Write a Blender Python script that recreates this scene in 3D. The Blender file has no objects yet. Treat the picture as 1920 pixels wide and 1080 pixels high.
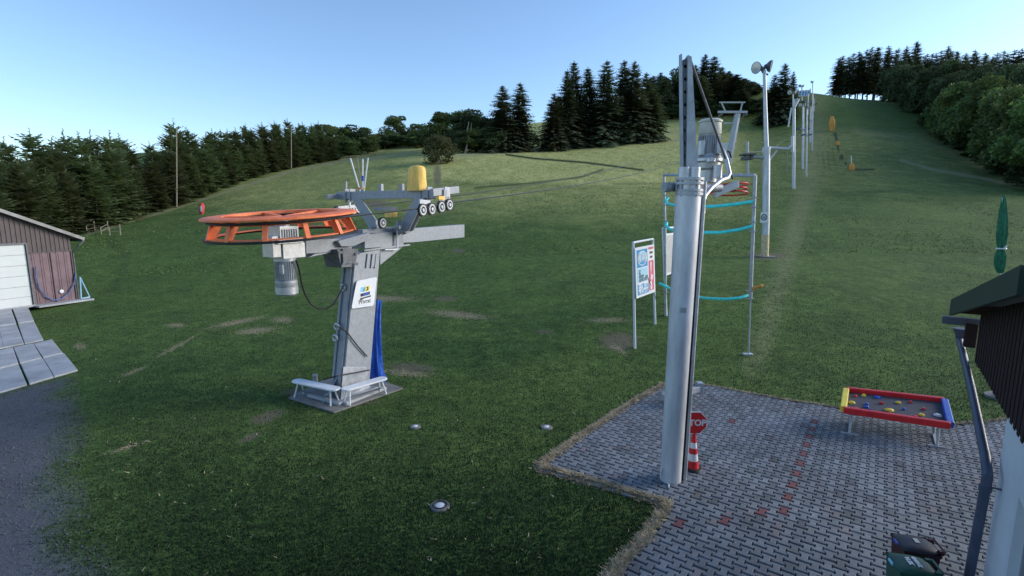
import bpy, bmesh, math, random
import numpy as np
from mathutils import Vector, Matrix
R = math.radians
sc = bpy.context.scene
C = sc.collection
# ---------------------------------------------------------------- camera, world, sun, exposure
PITCH = R(8.6); F = 960.0; CAMH = 5.0
cam_d = bpy.data.cameras.new("camera"); cam = bpy.data.objects.new("camera", cam_d); C.objects.link(cam)
cam.location = (0, 0, CAMH); cam.rotation_euler = (R(90)-PITCH, 0, 0)
cam_d.sensor_width = 36; cam_d.lens = 18.0; cam_d.clip_end = 5000; cam_d.clip_start = 0.05
sc.camera = cam
SUN_EL, SUN_AZ = R(20), R(80)      # azimuth clockwise from +Y (view direction)
w = bpy.data.worlds.new("World"); sc.world = w; w.use_nodes = True
nt = w.node_tree; nt.nodes.clear()
sky = nt.nodes.new('ShaderNodeTexSky'); sky.sky_type = 'NISHITA'; sky.sun_disc = False
sky.sun_elevation = SUN_EL; sky.sun_rotation = SUN_AZ; sky.altitude = 400; sky.air_density = 1.0; sky.dust_density = 0.6; sky.ozone_density = 3.0
bg = nt.nodes.new('ShaderNodeBackground'); bg.inputs['Strength'].default_value = 0.086
wo = nt.nodes.new('ShaderNodeOutputWorld')
tint = nt.nodes.new('ShaderNodeMix'); tint.data_type = 'RGBA'; tint.blend_type = 'MULTIPLY'; tint.inputs[0].default_value = 1; tint.inputs[7].default_value = (0.92,0.93,0.95,1)
nt.links.new(sky.outputs[0], tint.inputs[6]); nt.links.new(tint.outputs[2], bg.inputs[0]); nt.links.new(bg.outputs[0], wo.inputs[0])
sd = bpy.data.lights.new("sun", 'SUN'); sd.energy = 1.15; sd.angle = R(32); sd.color = (1.0, 0.93, 0.84)
so = bpy.data.objects.new("sun", sd); C.objects.link(so)
sdir = Vector((math.sin(SUN_AZ)*math.cos(SUN_EL), math.cos(SUN_AZ)*math.cos(SUN_EL), math.sin(SUN_EL)))
so.rotation_euler = sdir.to_track_quat('Z', 'Y').to_euler(); so.location = (0, -30, 40)
sc.view_settings.view_transform = 'Standard'; sc.view_settings.look = 'None'; sc.view_settings.gamma = 1
sc.view_settings.exposure = 1.65
sc.render.engine = 'CYCLES'
# ---------------------------------------------------------------- view geometry helpers
cp, sp = math.cos(PITCH), math.sin(PITCH)
def ray(px, py):
    a = (px-960)/F; b = (540-py)/F
    return Vector((a, cp+b*sp, -sp+b*cp))
def atY(px, py, Y):
    r = ray(px, py); t = Y/r.y; return Vector((r.x*t, Y, CAMH+r.z*t))
def atZ(px, py, z=0.0):
    r = ray(px, py); t = (z-CAMH)/r.z; return Vector((r.x*t, r.y*t, z))
def on_plane(px, py, p0, n):
    r = ray(px, py); o = Vector((0, 0, CAMH)); t = (Vector(p0)-o).dot(n)/r.dot(n); return o+r*t
def proj(X, Y, Z):
    z = Z-CAMH; d = Y*cp-z*sp; u = Y*sp+z*cp
    return 960+F*X/d, 540-F*u/d
# ---------------------------------------------------------------- terrain height
CTRL = [(1434,480,35),(1488,355,82),(1505,317,105),(1545,245,165),(1560,184,270),(1480,205,270),(1660,193,250),(1780,272,150),(1860,318,108),(1920,352,85),
 (1700,262,140),(1700,330,88),(1700,400,56),(1700,480,35),(1900,480,35),(1900,400,56),
 (1040,284,135),(1230,264,150),(1260,233,190),(1420,236,190),(860,292,118),(950,288,125),(790,276,175),(690,290,150),
 (0,462,46),(100,455,50),(170,438,56),(330,388,76),(545,318,115),(640,300,135),(600,555,28),(600,480,42),(600,400,64),(600,350,88),
 (900,610,20.2),(900,555,25),(900,480,37),(900,400,58),(900,345,82),(900,310,105),(200,520,36),(250,470,46),(400,480,42),(400,420,58),
 (1200,655,17.3),(1229,610,19.6),(1250,555,23.3),(1250,480,35),(1250,400,56),(1250,345,80),(1250,290,118),(1700,655,17.3),(1700,610,19.6),(1700,555,23.3),(1350,560,23),(1350,410,53),(1350,300,108),(0,580,27),(160,560,29)]
pts = [tuple(atY(*c)) for c in CTRL]
pts += [(-40,0,0),(40,0,0),(0,-25,0),(-40,-25,0),(40,-25,0),(0,8,0),(12,10,0),(-12,10,0),(-30,12,0),(-24,20,0),(-10,18,0.05),(0,16,0.1),
 (-120,40,3),(-200,120,8),(-260,300,30),(-100,300,45),(140,40,12),(180,90,26),(240,180,48),(260,320,66),(130,330,66),(0,330,52),(0,700,40),(400,700,50),(-500,700,20),(600,200,50),(-600,100,5),(100,210,52)]
P = np.array(pts)
def wrp(X, Y):
    Yc = np.maximum(Y, -25)+35
    return np.stack([X/Yc*1.6, np.log(Yc)*1.6], -1)
def kern(r): return np.where(r > 1e-9, r*r*np.log(np.maximum(r, 1e-9)), 0)
Q = wrp(P[:,0], P[:,1]); n = len(Q)
K = kern(np.linalg.norm(Q[:,None]-Q[None], axis=-1)) + np.eye(n)*0.004
Pm = np.concatenate([np.ones((n,1)), Q], 1)
A_ = np.block([[K, Pm],[Pm.T, np.zeros((3,3))]])
sol = np.linalg.solve(A_, np.concatenate([P[:,2], np.zeros(3)]))
def gz(X, Y):
    X = np.atleast_1d(np.asarray(X, float)); Y = np.atleast_1d(np.asarray(Y, float))
    out = np.empty(X.shape)
    for i in range(0, len(X), 20000):
        q = wrp(X[i:i+20000], Y[i:i+20000])
        k = kern(np.linalg.norm(q[:,None]-Q[None], axis=-1))
        out[i:i+20000] = k@sol[:n] + sol[n] + q@sol[n+1:]
    s = np.clip((np.hypot(X*0.55, Y)-13.2)/5, 0, 1); s = s*s*(3-2*s)
    return out*s
def g1(x, y): return float(gz([x], [y])[0])
def hit(px, py):
    r = ray(px, py); lo = 3.0
    ts = np.geomspace(3, 420, 900); h = CAMH + r.z*ts - gz(r.x*ts, r.y*ts)
    k = np.argmax(h < 0)
    if h[k] >= 0: k = len(ts)-1
    t = ts[k]; return Vector((r.x*t, r.y*t, CAMH+r.z*t))
def spot(px, Y):
    x = (px-960)/F*Y; z = 0
    for _ in range(3):
        z = g1(x, Y); x = (px-960)/F*(Y*cp-(z-CAMH)*sp)
    return Vector((x, Y, z))
# ---------------------------------------------------------------- materials
def mat(name, col, rough=0.6, metal=0.0, var=0.12, scale=8.0, bump=0.0, bscale=60.0, col2=None, stretch=None, trans=0.0, spec=0.4, objrand=0.0):
    m = bpy.data.materials.new(name); m.use_nodes = True; t = m.node_tree; b = t.nodes['Principled BSDF']
    b.inputs['Roughness'].default_value = rough; b.inputs['Metallic'].default_value = metal
    b.inputs['Specular IOR Level'].default_value = spec
    tc = t.nodes.new('ShaderNodeTexCoord'); src = tc.outputs['Object']
    if stretch:
        mp = t.nodes.new('ShaderNodeMapping'); mp.inputs['Scale'].default_value = stretch
        t.links.new(src, mp.inputs[0]); src = mp.outputs[0]
    nz = t.nodes.new('ShaderNodeTexNoise'); nz.inputs['Scale'].default_value = scale; nz.inputs['Detail'].default_value = 6; nz.inputs['Roughness'].default_value = 0.65
    t.links.new(src, nz.inputs['Vector'])
    cr = t.nodes.new('ShaderNodeValToRGB')
    c2 = col2 or tuple(c*(1-2.2*var) for c in col); c1 = col if col2 else tuple(min(1, c*(1+var)) for c in col)
    cr.color_ramp.elements[0].position = 0.3; cr.color_ramp.elements[1].position = 0.7
    cr.color_ramp.elements[0].color = (*c2, 1); cr.color_ramp.elements[1].color = (*c1, 1)
    t.links.new(nz.outputs['Fac'], cr.inputs[0])
    out = cr.outputs[0]
    if objrand:
        oi = t.nodes.new('ShaderNodeObjectInfo'); hs = t.nodes.new('ShaderNodeHueSaturation')
        ma = t.nodes.new('ShaderNodeMapRange'); ma.inputs[3].default_value = 1-objrand; ma.inputs[4].default_value = 1+objrand
        t.links.new(oi.outputs['Random'], ma.inputs[0]); t.links.new(ma.outputs[0], hs.inputs['Value']); t.links.new(out, hs.inputs['Color'])
        mb = t.nodes.new('ShaderNodeMapRange'); mb.inputs[3].default_value = 0.485; mb.inputs[4].default_value = 0.515
        t.links.new(oi.outputs['Random'], mb.inputs[0]); t.links.new(mb.outputs[0], hs.inputs['Hue']); out = hs.outputs[0]
    t.links.new(out, b.inputs['Base Color'])
    mr = t.nodes.new('ShaderNodeMapRange'); mr.inputs[3].default_value = max(0.05, rough-0.12); mr.inputs[4].default_value = min(1, rough+0.12)
    t.links.new(nz.outputs['Fac'], mr.inputs[0]); t.links.new(mr.outputs[0], b.inputs['Roughness'])
    if bump:
        n2 = t.nodes.new('ShaderNodeTexNoise'); n2.inputs['Scale'].default_value = bscale; n2.inputs['Detail'].default_value = 4
        t.links.new(src, n2.inputs['Vector'])
        bp = t.nodes.new('ShaderNodeBump'); bp.inputs['Strength'].default_value = bump; bp.inputs['Distance'].default_value = 0.02
        t.links.new(n2.outputs['Fac'], bp.inputs['Height']); t.links.new(bp.outputs[0], b.inputs['Normal'])
    if trans:
        tr = t.nodes.new('ShaderNodeBsdfTranslucent'); mx = t.nodes.new('ShaderNodeMixShader'); mx.inputs[0].default_value = trans
        t.links.new(out, tr.inputs[0]); t.links.new(b.outputs[0], mx.inputs[1]); t.links.new(tr.outputs[0], mx.inputs[2])
        t.links.new(mx.outputs[0], t.nodes['Material Output'].inputs['Surface'])
    return m
M = {}
M['galv'] = mat('galvanised steel', (0.42,0.44,0.47), 0.52, 0.35, 0.14, 5, 0.05, 40)
M['pole'] = mat('galvanised pole', (0.58,0.595,0.63), 0.48, 0.25, 0.13, 3, 0.04, 30, stretch=(1.4,1.4,0.35))
M['steel'] = mat('grey painted steel', (0.33,0.35,0.38), 0.55, 0.15, 0.2, 9, 0.15, 30, col2=(0.25,0.265,0.285))
M['dsteel'] = mat('dark grey steel', (0.13,0.14,0.155), 0.5, 0.3, 0.2, 6)
M['black'] = mat('black rubber', (0.018,0.018,0.02), 0.6, 0, 0.2, 10)
M['orange'] = mat('orange paint', (0.95,0.25,0.085), 0.55, 0, 0.12, 6, 0.1, 30, col2=(0.66,0.14,0.06))
M['orange2'] = mat('weathered orange foam', (0.75,0.33,0.07), 0.8, 0, 0.15, 3)
M['hoseblue'] = mat('faded blue hose', (0.10,0.17,0.36), 0.6, 0, 0.2, 6)
M['padred'] = mat('red pad', (0.62,0.06,0.05), 0.7, 0, 0.15, 3)
M['yellow'] = mat('yellow tarpaulin', (0.88,0.56,0.13), 0.55, 0, 0.14, 4, 0.35, 6, stretch=(3,3,0.5))
M['white'] = mat('white paint', (0.70,0.72,0.74), 0.4, 0, 0.05, 4)
M['alu'] = mat('cast aluminium', (0.48,0.50,0.53), 0.38, 0.5, 0.1, 8)
M['cream'] = mat('beige cover', (0.55,0.54,0.48), 0.6, 0, 0.1, 5)
M['blue'] = mat('blue tarpaulin', (0.02,0.13,0.58), 0.35, 0, 0.3, 5, 0.8, 9, col2=(0.01,0.04,0.28), stretch=(3,3,0.8))
M['bluep'] = mat('blue plastic', (0.03,0.10,0.45), 0.4, 0, 0.15, 5)
M['lblue'] = mat('light blue print', (0.20,0.55,0.80), 0.5, 0, 0.06, 5)
M['mblue'] = mat('medium blue print', (0.03,0.26,0.52), 0.5, 0, 0.06, 5)
M['pale'] = mat('pale blue print', (0.34,0.56,0.70), 0.5, 0, 0.06, 5)
M['pink'] = mat('pink red print', (0.58,0.08,0.16), 0.5, 0, 0.1, 5)
M['red'] = mat('red paint', (0.62,0.025,0.03), 0.4, 0, 0.12, 4)
M['yel'] = mat('yellow paint', (0.80,0.62,0.05), 0.4, 0, 0.08, 4)
M['turq'] = mat('turquoise hose', (0.08,0.80,0.75), 0.4, 0, 0.12, 6)
M['conc'] = mat('weathered concrete', (0.20,0.195,0.18), 0.85, 0, 0.16, 2.5, 0.3, 40)
M['slab'] = mat('concrete slab', (0.40,0.41,0.42), 0.85, 0, 0.15, 1.2, 0.3, 40)
M['wood'] = mat('weathered wood', (0.33,0.29,0.23), 0.8, 0, 0.2, 6, 0.2, 20, stretch=(3,3,0.3))
M['paint_y'] = mat('cream pole sleeve', (0.66,0.52,0.30), 0.5, 0, 0.2, 5)
M['render'] = mat('white wall render', (0.62,0.66,0.70), 0.8, 0, 0.07, 1.5, 0.25, 70)
M['roofg'] = mat('dark green roof sheet', (0.022,0.045,0.036), 0.6, 0.1, 0.18, 3, 0.1, 30)
M['redwood'] = mat('dark red boards', (0.018,0.006,0.007), 0.8, 0, 0.2, 6, 0.2, 20, stretch=(3,3,0.3))
M['gutter'] = mat('dark blue grey gutter', (0.085,0.10,0.15), 0.38, 0.25, 0.12, 5)
M['glass'] = mat('dark window glass', (0.05,0.07,0.12), 0.45, 0, 0.1, 1, spec=0.3)
M['shedbrown'] = mat('brown trapezoid sheet', (0.10,0.078,0.08), 0.6, 0.1, 0.14, 1.5)
M['sheddoor'] = mat('plum sheet door', (0.19,0.125,0.14), 0.55, 0.1, 0.16, 1.2)
M['garage'] = mat('white garage door', (0.58,0.61,0.60), 0.5, 0, 0.04, 1.0)
M['shedroof'] = mat('grey roof sheet', (0.30,0.29,0.28), 0.6, 0, 0.2, 2)
M['bark'] = mat('bark', (0.10,0.085,0.07), 0.9, 0, 0.25, 5, 0.5, 20)
M['palebark'] = mat('pale bark', (0.30,0.26,0.22), 0.9, 0, 0.25, 4)
M['spruce'] = mat('dark spruce needles', (0.13,0.16,0.072), 0.8, 0, 0.3, 0.6, trans=0.3, objrand=0.35, col2=(0.055,0.075,0.038))
M['young'] = mat('young spruce needles', (0.19,0.235,0.09), 0.8, 0, 0.3, 0.7, trans=0.35, objrand=0.35, col2=(0.075,0.11,0.046))
M['leaf'] = mat('mid green leaves', (0.17,0.26,0.065), 0.7, 0, 0.3, 0.5, trans=0.3, objrand=0.3, col2=(0.028,0.052,0.016))
M['leafd'] = mat('dark green leaves', (0.10,0.145,0.05), 0.7, 0, 0.3, 0.4, trans=0.25, objrand=0.25, col2=(0.016,0.032,0.013))
M['leafbush'] = mat('olive bush leaves', (0.110,0.120,0.040), 0.7, 0, 0.3, 1.5, trans=0.3, col2=(0.050,0.058,0.022))
M['brol'] = mat('green parasol cloth', (0.02,0.22,0.10), 0.7, 0, 0.3, 9, 0.5, 14, col2=(0.012,0.06,0.035), stretch=(2,2,1))
M['binb'] = mat('dark plastic', (0.028,0.026,0.034), 0.45, 0, 0.15, 5)
M['bing'] = mat('green bin plastic', (0.018,0.085,0.055), 0.45, 0, 0.2, 5)
M['binr'] = mat('dark maroon plastic', (0.055,0.012,0.014), 0.5, 0, 0.2, 5)
M['felt'] = mat('grey climbing panel', (0.065,0.07,0.085), 0.85, 0, 0.15, 12, 0.2, 80)
M['blackp'] = mat('black print', (0.02,0.025,0.03), 0.5, 0, 0.1, 5)
M['lampglass'] = mat('floodlight glass', (0.55,0.58,0.62), 0.15, 0.2, 0.1, 3)
M['greyp'] = mat('blank grey panel', (0.42,0.43,0.42), 0.6, 0, 0.08, 3)
M['rope'] = mat('steel rope', (0.07,0.075,0.08), 0.5, 0.4, 0.1, 20)
# ---------------------------------------------------------------- mesh builder
OFF = {}
class MB:
    def __init__(s): s.v = []; s.f = []; s.mi = []; s.cur = 0
    def add(s, vs, fs):
        b = len(s.v); s.v += [tuple(v) for v in vs]; s.f += [tuple(i+b for i in f) for f in fs]; s.mi += [s.cur]*len(fs); return s
    def box(s, c, size, ax=None):
        hx, hy, hz = [k/2 for k in size]; ax = ax or (Vector((1,0,0)), Vector((0,1,0)), Vector((0,0,1)))
        c = Vector(c); vs = [c+ax[0]*(i*hx)+ax[1]*(j*hy)+ax[2]*(k*hz) for i in (-1,1) for j in (-1,1) for k in (-1,1)]
        return s.add(vs, [(0,1,3,2),(4,6,7,5),(0,4,5,1),(2,3,7,6),(0,2,6,4),(1,5,7,3)])
    def bar(s, p0, p1, w, h, up=(0,0,1)):
        p0, p1 = Vector(p0), Vector(p1); d = (p1-p0); L = d.length; d.normalize(); up = Vector(up)
        if abs(d.dot(up)) > 0.98: up = Vector((0,1,0))
        sd_ = d.cross(up).normalized(); u = sd_.cross(d)
        return s.box((p0+p1)/2, (L, w, h), (d, sd_, u))
    def tube(s, pl, r, n=10, caps=True):
        pl = [Vector(p) for p in pl]; rs = r if isinstance(r, (list, tuple)) else [r]*len(pl)
        rings = []; prev = None
        for i, p in enumerate(pl):
            d = (pl[min(i+1, len(pl)-1)]-pl[max(i-1, 0)]).normalized()
            ref = Vector((0,0,1)) if abs(d.z) < 0.95 else Vector((1,0,0))
            if prev is None: a = d.cross(ref).normalized()
            else: a = (prev-d*prev.dot(d)).normalized()
            prev = a; b = d.cross(a)
            rings.append([p+(a*math.cos(2*math.pi*k/n)+b*math.sin(2*math.pi*k/n))*rs[i] for k in range(n)])
        vs = [v for r_ in rings for v in r_]; fs = []
        for i in range(len(pl)-1):
            for k in range(n):
                fs.append((i*n+k, i*n+(k+1)%n, (i+1)*n+(k+1)%n, (i+1)*n+k))
        if caps: fs.append(tuple(range(n-1,-1,-1))); fs.append(tuple((len(pl)-1)*n+k for k in range(n)))
        return s.add(vs, fs)
    def cyl(s, p0, p1, r0, r1=None, n=20): return s.tube([p0, p1], [r0, r0 if r1 is None else r1], n)
    def prism(s, poly, vec):
        poly = [Vector(p) for p in poly]; vec = Vector(vec); k = len(poly)
        return s.add(poly+[p+vec for p in poly], [tuple(range(k)), tuple(range(2*k-1, k-1, -1))]+[(i, i+k, (i+1)%k+k, (i+1)%k) for i in range(k)])
    def lathe(s, c, prof, n=24, ax=(0,0,1)):
        c = Vector(c); ax = Vector(ax).normalized(); ref = Vector((1,0,0)) if abs(ax.x) < 0.9 else Vector((0,1,0))
        a = ax.cross(ref).normalized(); b = ax.cross(a); vs = []
        for (r, h) in prof:
            vs += [c+ax*h+(a*math.cos(2*math.pi*k/n)+b*math.sin(2*math.pi*k/n))*max(r, 1e-4) for k in range(n)]
        fs = [(i*n+k, i*n+(k+1)%n, (i+1)*n+(k+1)%n, (i+1)*n+k) for i in range(len(prof)-1) for k in range(n)]
        return s.add(vs, fs)
    def ring(s, c, Rr, r, n=40, m=8, ax=(0,0,1), a0=0, a1=2*math.pi, flat=1.0):
        c = Vector(c); ax = Vector(ax).normalized(); ref = Vector((1,0,0)) if abs(ax.x) < 0.9 else Vector((0,1,0))
        a = ax.cross(ref).normalized(); b = ax.cross(a); full = abs(a1-a0-2*math.pi) < 1e-6; k = n if full else n+1; vs = []
        for i in range(k):
            t = a0+(a1-a0)*i/n; d = a*math.cos(t)+b*math.sin(t)
            for j in range(m):
                q = 2*math.pi*j/m; vs.append(c+d*(Rr+r*math.cos(q))+ax*(r*flat*math.sin(q)))
        fs = []
        for i in range(n):
            i2 = (i+1)%k
            for j in range(m): fs.append((i*m+j, i2*m+j, i2*m+(j+1)%m, i*m+(j+1)%m))
        return s.add(vs, fs)
    def build(s, name, m, parent=None, smooth=False, bevel=0, loc=None, auto=None):
        me = bpy.data.meshes.new(name)
        off = OFF.get(parent.name, Vector()) if parent else Vector(loc or (0,0,0))
        me.from_pydata([tuple(Vector(v)-off) for v in s.v], [], s.f)
        for mm in (m if isinstance(m, list) else [m]): me.materials.append(mm)
        if any(s.mi): me.polygons.foreach_set('material_index', s.mi)
        bm = bmesh.new(); bm.from_mesh(me); bmesh.ops.recalc_face_normals(bm, faces=bm.faces); bm.to_mesh(me); bm.free()
        if smooth:
            me.polygons.foreach_set('use_smooth', [True]*len(me.polygons)); me.set_sharp_from_angle(angle=R(40))
        o = bpy.data.objects.new(name, me); C.objects.link(o)
        if parent: o.parent = parent; OFF[o.name] = off
        else: o.location = off; OFF[o.name] = off
        if bevel:
            bv = o.modifiers.new('bevel', 'BEVEL'); bv.width = bevel; bv.segments = 2; bv.limit_method = 'ANGLE'
        return o
def tag(o, label=None, cat=None, group=None, kind=None):
    if label: o['label'] = label
    if cat: o['category'] = cat
    if group: o['group'] = group
    if kind: o['kind'] = kind
    return o
def thing(name, label, cat, loc, group=None):
    o = bpy.data.objects.new(name, None); o.empty_display_size = 0.3; C.objects.link(o); o.location = loc
    OFF[o.name] = Vector(loc); return tag(o, label, cat, group)
def copytree(root, loc, rz=0, scale=(1,1,1), label=None, group=None, name=None):
    r = root.copy(); C.objects.link(r); r.location = loc; r.rotation_euler = (0,0,rz); r.scale = scale
    if label: r['label'] = label
    if group: r['group'] = group
    for ch in root.children:
        c = ch.copy(); C.objects.link(c); c.parent = r
        for g in ch.children:
            d = g.copy(); C.objects.link(d); d.parent = c
    return r
def text_mesh(txt, size, pos, xdir, ydir, m, name, parent, bold=0.0, align='CENTER', depth=0.002):
    cu = bpy.data.curves.new('t', 'FONT'); cu.body = txt; cu.size = size; cu.align_x = align; cu.align_y = 'CENTER'; cu.offset = bold; cu.extrude = depth
    to = bpy.data.objects.new('t', cu); C.objects.link(to); bpy.context.view_layer.update()
    me = bpy.data.meshes.new_from_object(to); bpy.data.objects.remove(to); bpy.data.curves.remove(cu)
    xd = Vector(xdir).normalized(); nn = xd.cross(Vector(ydir)).normalized(); yd = nn.cross(xd)
    Mx = Matrix((xd, yd, nn)).transposed().to_4x4(); off = OFF.get(parent.name, Vector())
    Mx.translation = Vector(pos)-off; me.transform(Mx); me.materials.clear(); me.materials.append(m)
    me.name = name; o = bpy.data.objects.new(name, me); C.objects.link(o); o.parent = parent; OFF[o.name] = off
    return o
# ---------------------------------------------------------------- regions (image-traced outlines laid on the real ground)
def poly_ground(pl): return np.array([[*atZ(x, y, 0)[:2]] for x, y in pl])
PAVE = poly_ground([(1311,722),(1350,728),(1400,738),(1480,752),(1560,764),(1640,779),(1720,792),(1790,797),(1850,793),(1905,785),(1990,775)])
PAVE_L = poly_ground([(1311,722),(1245,722),(1190,752),(1120,798),(1060,838),(1014,872),(1018,882),(1060,892),(1120,908),(1190,930),(1248,946),(1243,962),(1215,1000),(1175,1045),(1145,1080),(1100,1180)])
pave_poly = np.concatenate([PAVE_L[::-1], PAVE[1:], np.array([[20,10.0],[14,2.5],[2.0,2.5]])])
def inside(poly, X, Y):
    X = np.asarray(X); Y = np.asarray(Y); r = np.zeros(X.shape, bool); j = len(poly)-1
    for i in range(len(poly)):
        xi, yi = poly[i]; xj, yj = poly[j]
        c = ((yi > Y) != (yj > Y)) & (X < (xj-xi)*(Y-yi)/(yj-yi+1e-12)+xi); r ^= c; j = i
    return r
def dist_edge(line, X, Y):
    d = np.full(X.shape, 1e9)
    for a, b in zip(line[:-1], line[1:]):
        ab = b-a; t = np.clip(((X-a[0])*ab[0]+(Y-a[1])*ab[1])/(ab@ab+1e-12), 0, 1)
        d = np.minimum(d, np.hypot(X-a[0]-t*ab[0], Y-a[1]-t*ab[1]))
    return d
GRAVEL = poly_ground([(-500,800),(-200,760),(0,737),(60,722),(146,700),(150,760),(165,820),(150,880),(165,950),(195,1010),(225,1080),(240,1200),(-900,1200)])
rng = np.random.default_rng(7)
def noise2(X, Y, s, seed=0):
    r = np.random.default_rng(seed); o = np.zeros(X.shape)
    for k in range(14):
        a = r.uniform(0, 2*math.pi); f = s*r.uniform(0.5, 2.2); o += np.sin((X*math.cos(a)+Y*math.sin(a))*f+r.uniform(0, 6.28))
    return o/14*1.9
def pxpy(X, Y, Z):
    z = Z-CAMH; d = np.maximum(Y*cp-z*sp, 0.1); u = Y*sp+z*cp
    return 960+F*X/d, 540-F*u/d
def bump2(x, y, cx, cy, rx, ry, ang=0):
    c, s = math.cos(ang), math.sin(ang); dx, dy = x-cx, y-cy
    return np.exp(-(((dx*c+dy*s)/rx)**2+((-dx*s+dy*c)/ry)**2))
def pline(px, py, pts_, wd):
    d = dist_edge(np.array(pts_, float), px, py); return np.exp(-(d/wd)**2)
def masks(X, Y, Z):
    px, py = pxpy(X, Y, Z); vis = Y > 2
    soil = np.zeros(X.shape)
    for c in [(500,782,42,14,-.3),(770,690,60,12,.05),(1160,640,50,22,0),(1440,480,52,9,0),(470,820,28,8,-.4),(650,742,80,26,.0),(560,735,40,9,0),(820,300,16,7,0),(820,330,10,30,0),
              (1020,622,26,5,.1),(700,382,40,10,0),(790,372,28,7,0),(860,470,18,5,0),(835,560,30,6,0)]:
        soil = np.maximum(soil, bump2(px, py, *c))
    soil *= vis
    dl = np.minimum(dist_edge(PAVE_L, X, Y), dist_edge(PAVE, X, Y)*2.4)
    straw = np.exp(-(np.maximum(dl-0.05, 0)/(0.11+0.07*noise2(X, Y, 3, 5)))**2)*1.0
    for c in [(330,650,60,5,-.5),(440,605,80,7,-.2),(480,620,60,9,-.1),(250,697,40,5,-.4),(760,700,70,8,.1),(150,650,18,10,0),(330,610,30,6,0),(235,840,60,6,-.3),(700,560,120,9,0),(860,590,90,10,.1),(530,600,30,9,0),(1140,600,60,7,0),(1160,655,30,8,.5)]:
        straw = np.maximum(straw, 0.85*bump2(px, py, *c)*vis)
    gr = inside(GRAVEL, X, Y).astype(float); dg = dist_edge(GRAVEL, X, Y)
    gravel = np.clip(0.5+np.where(gr > 0, dg, -dg)/2.4+0.12*noise2(X, Y, 2.2, 31), 0, 1)
    meadow = np.clip((px-560)/260, 0, 1)*np.clip((1480-px)/150, 0, 1)*np.clip((362-py+0.03*(px-1000))/26, 0, 1)*(Y > 30)*0.9
    meadow = np.maximum(meadow, np.clip((px-150)/300, 0, 1)*np.clip((470-py)/100, 0, 1)*(Y > 30)*0.55*np.clip((1560-px)/200, 0, 1))
    meadow = np.maximum(meadow, 0.40*np.clip((py-215)/40, 0, 1)*np.clip((345-py)/20, 0, 1)*(px > 1480)*(Y > 30))
    meadow = np.maximum(meadow, 0.35*np.clip((430-py)/80, 0, 1)*(px > 1200)*(Y > 30)*np.clip((py-200)/60, 0, 1))
    # pale track lines and tree-foot verges
    pale = pline(px, py, [(1690,300),(1750,318),(1830,332),(1925,352)], 3.5)*0.85
    pale = np.maximum(pale, pline(px, py, [(160,441),(250,413),(330,390),(430,358),(545,322),(640,302),(700,297),(780,285)], 3.5)*0.75)
    pale = np.maximum(pale, pline(px, py, [(850,293),(950,286),(1100,275),(1290,262)], 3.5)*0.8)
    pale = np.maximum(pale, pline(px, py, [(1600,245),(1720,258),(1920,350)], 9)*0.35)
    pale = np.maximum(pale, bump2(px, py, 1250, 248, 60, 14)*0.5)
    strip = pline(px, py, [(1530,200),(1526,300),(1500,400),(1465,520),(1430,640),(1400,720)], 34)*0.42*np.clip((760-py)/80, 0, 1)
    pale = np.maximum(pale, strip)*(Y > 14)
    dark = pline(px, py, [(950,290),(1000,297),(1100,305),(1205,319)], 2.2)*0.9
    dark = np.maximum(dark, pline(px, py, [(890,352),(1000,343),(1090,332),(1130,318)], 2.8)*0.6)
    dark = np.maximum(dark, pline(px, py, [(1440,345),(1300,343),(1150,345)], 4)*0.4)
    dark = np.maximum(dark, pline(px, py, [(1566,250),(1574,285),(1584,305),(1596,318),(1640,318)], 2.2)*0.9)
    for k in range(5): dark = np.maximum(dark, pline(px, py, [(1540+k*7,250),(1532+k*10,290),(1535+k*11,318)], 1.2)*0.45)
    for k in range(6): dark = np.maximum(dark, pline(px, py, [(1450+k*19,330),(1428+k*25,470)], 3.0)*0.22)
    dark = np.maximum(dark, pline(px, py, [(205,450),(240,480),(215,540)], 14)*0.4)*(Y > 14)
    return soil, straw, gravel, meadow, pale, dark
# ---------------------------------------------------------------- ground sheet
NR, NC = 460, 560
Ys = np.concatenate([np.linspace(-60, 3.5, 14), np.geomspace(4, 700, NR-14)])
Ss = np.linspace(-1, 1, NC); Ss = np.sign(Ss)*(np.abs(Ss)*1.15+np.abs(Ss)**6*1.2)
GX = (np.maximum(Ys, 0)[:,None]+9)*Ss[None]; GY = np.repeat(Ys[:,None], NC, 1)
GX = GX + (Ys < 4)[:,None]*Ss[None]*30
GZ = gz(GX.ravel(), GY.ravel()).reshape(GX.shape)
GZ += (noise2(GX, GY, 0.35, 3)*0.10+noise2(GX, GY, 1.1, 4)*0.03)*np.clip((GY-18)/20, 0, 1)
def grid_mesh(name, X, Y, Z):
    nr, nc = X.shape; me = bpy.data.meshes.new(name)
    co = np.stack([X, Y, Z], -1).reshape(-1, 3)
    i = np.arange((nr-1)*(nc-1)); r_, c_ = i//(nc-1), i%(nc-1); a = r_*nc+c_
    fc = np.stack([a, a+1, a+nc+1, a+nc], 1)
    me.vertices.add(len(co)); me.vertices.foreach_set('co', co.ravel())
    me.loops.add(fc.size); me.loops.foreach_set('vertex_index', fc.ravel())
    me.polygons.add(len(fc)); me.polygons.foreach_set('loop_start', np.arange(0, fc.size, 4)); me.update(calc_edges=True)
    me.polygons.foreach_set('use_smooth', np.ones(len(fc), bool)); return me
gme = grid_mesh('ground', GX, GY, GZ)
mk = masks(GX.ravel(), GY.ravel(), GZ.ravel())
def setattr_col(me, nm, a, b, c):
    at = me.color_attributes.new(nm, 'FLOAT_COLOR', 'POINT'); v = np.stack([a, b, c, np.ones_like(a)], -1).astype(np.float32)
    at.data.foreach_set('color', v.ravel())
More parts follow.
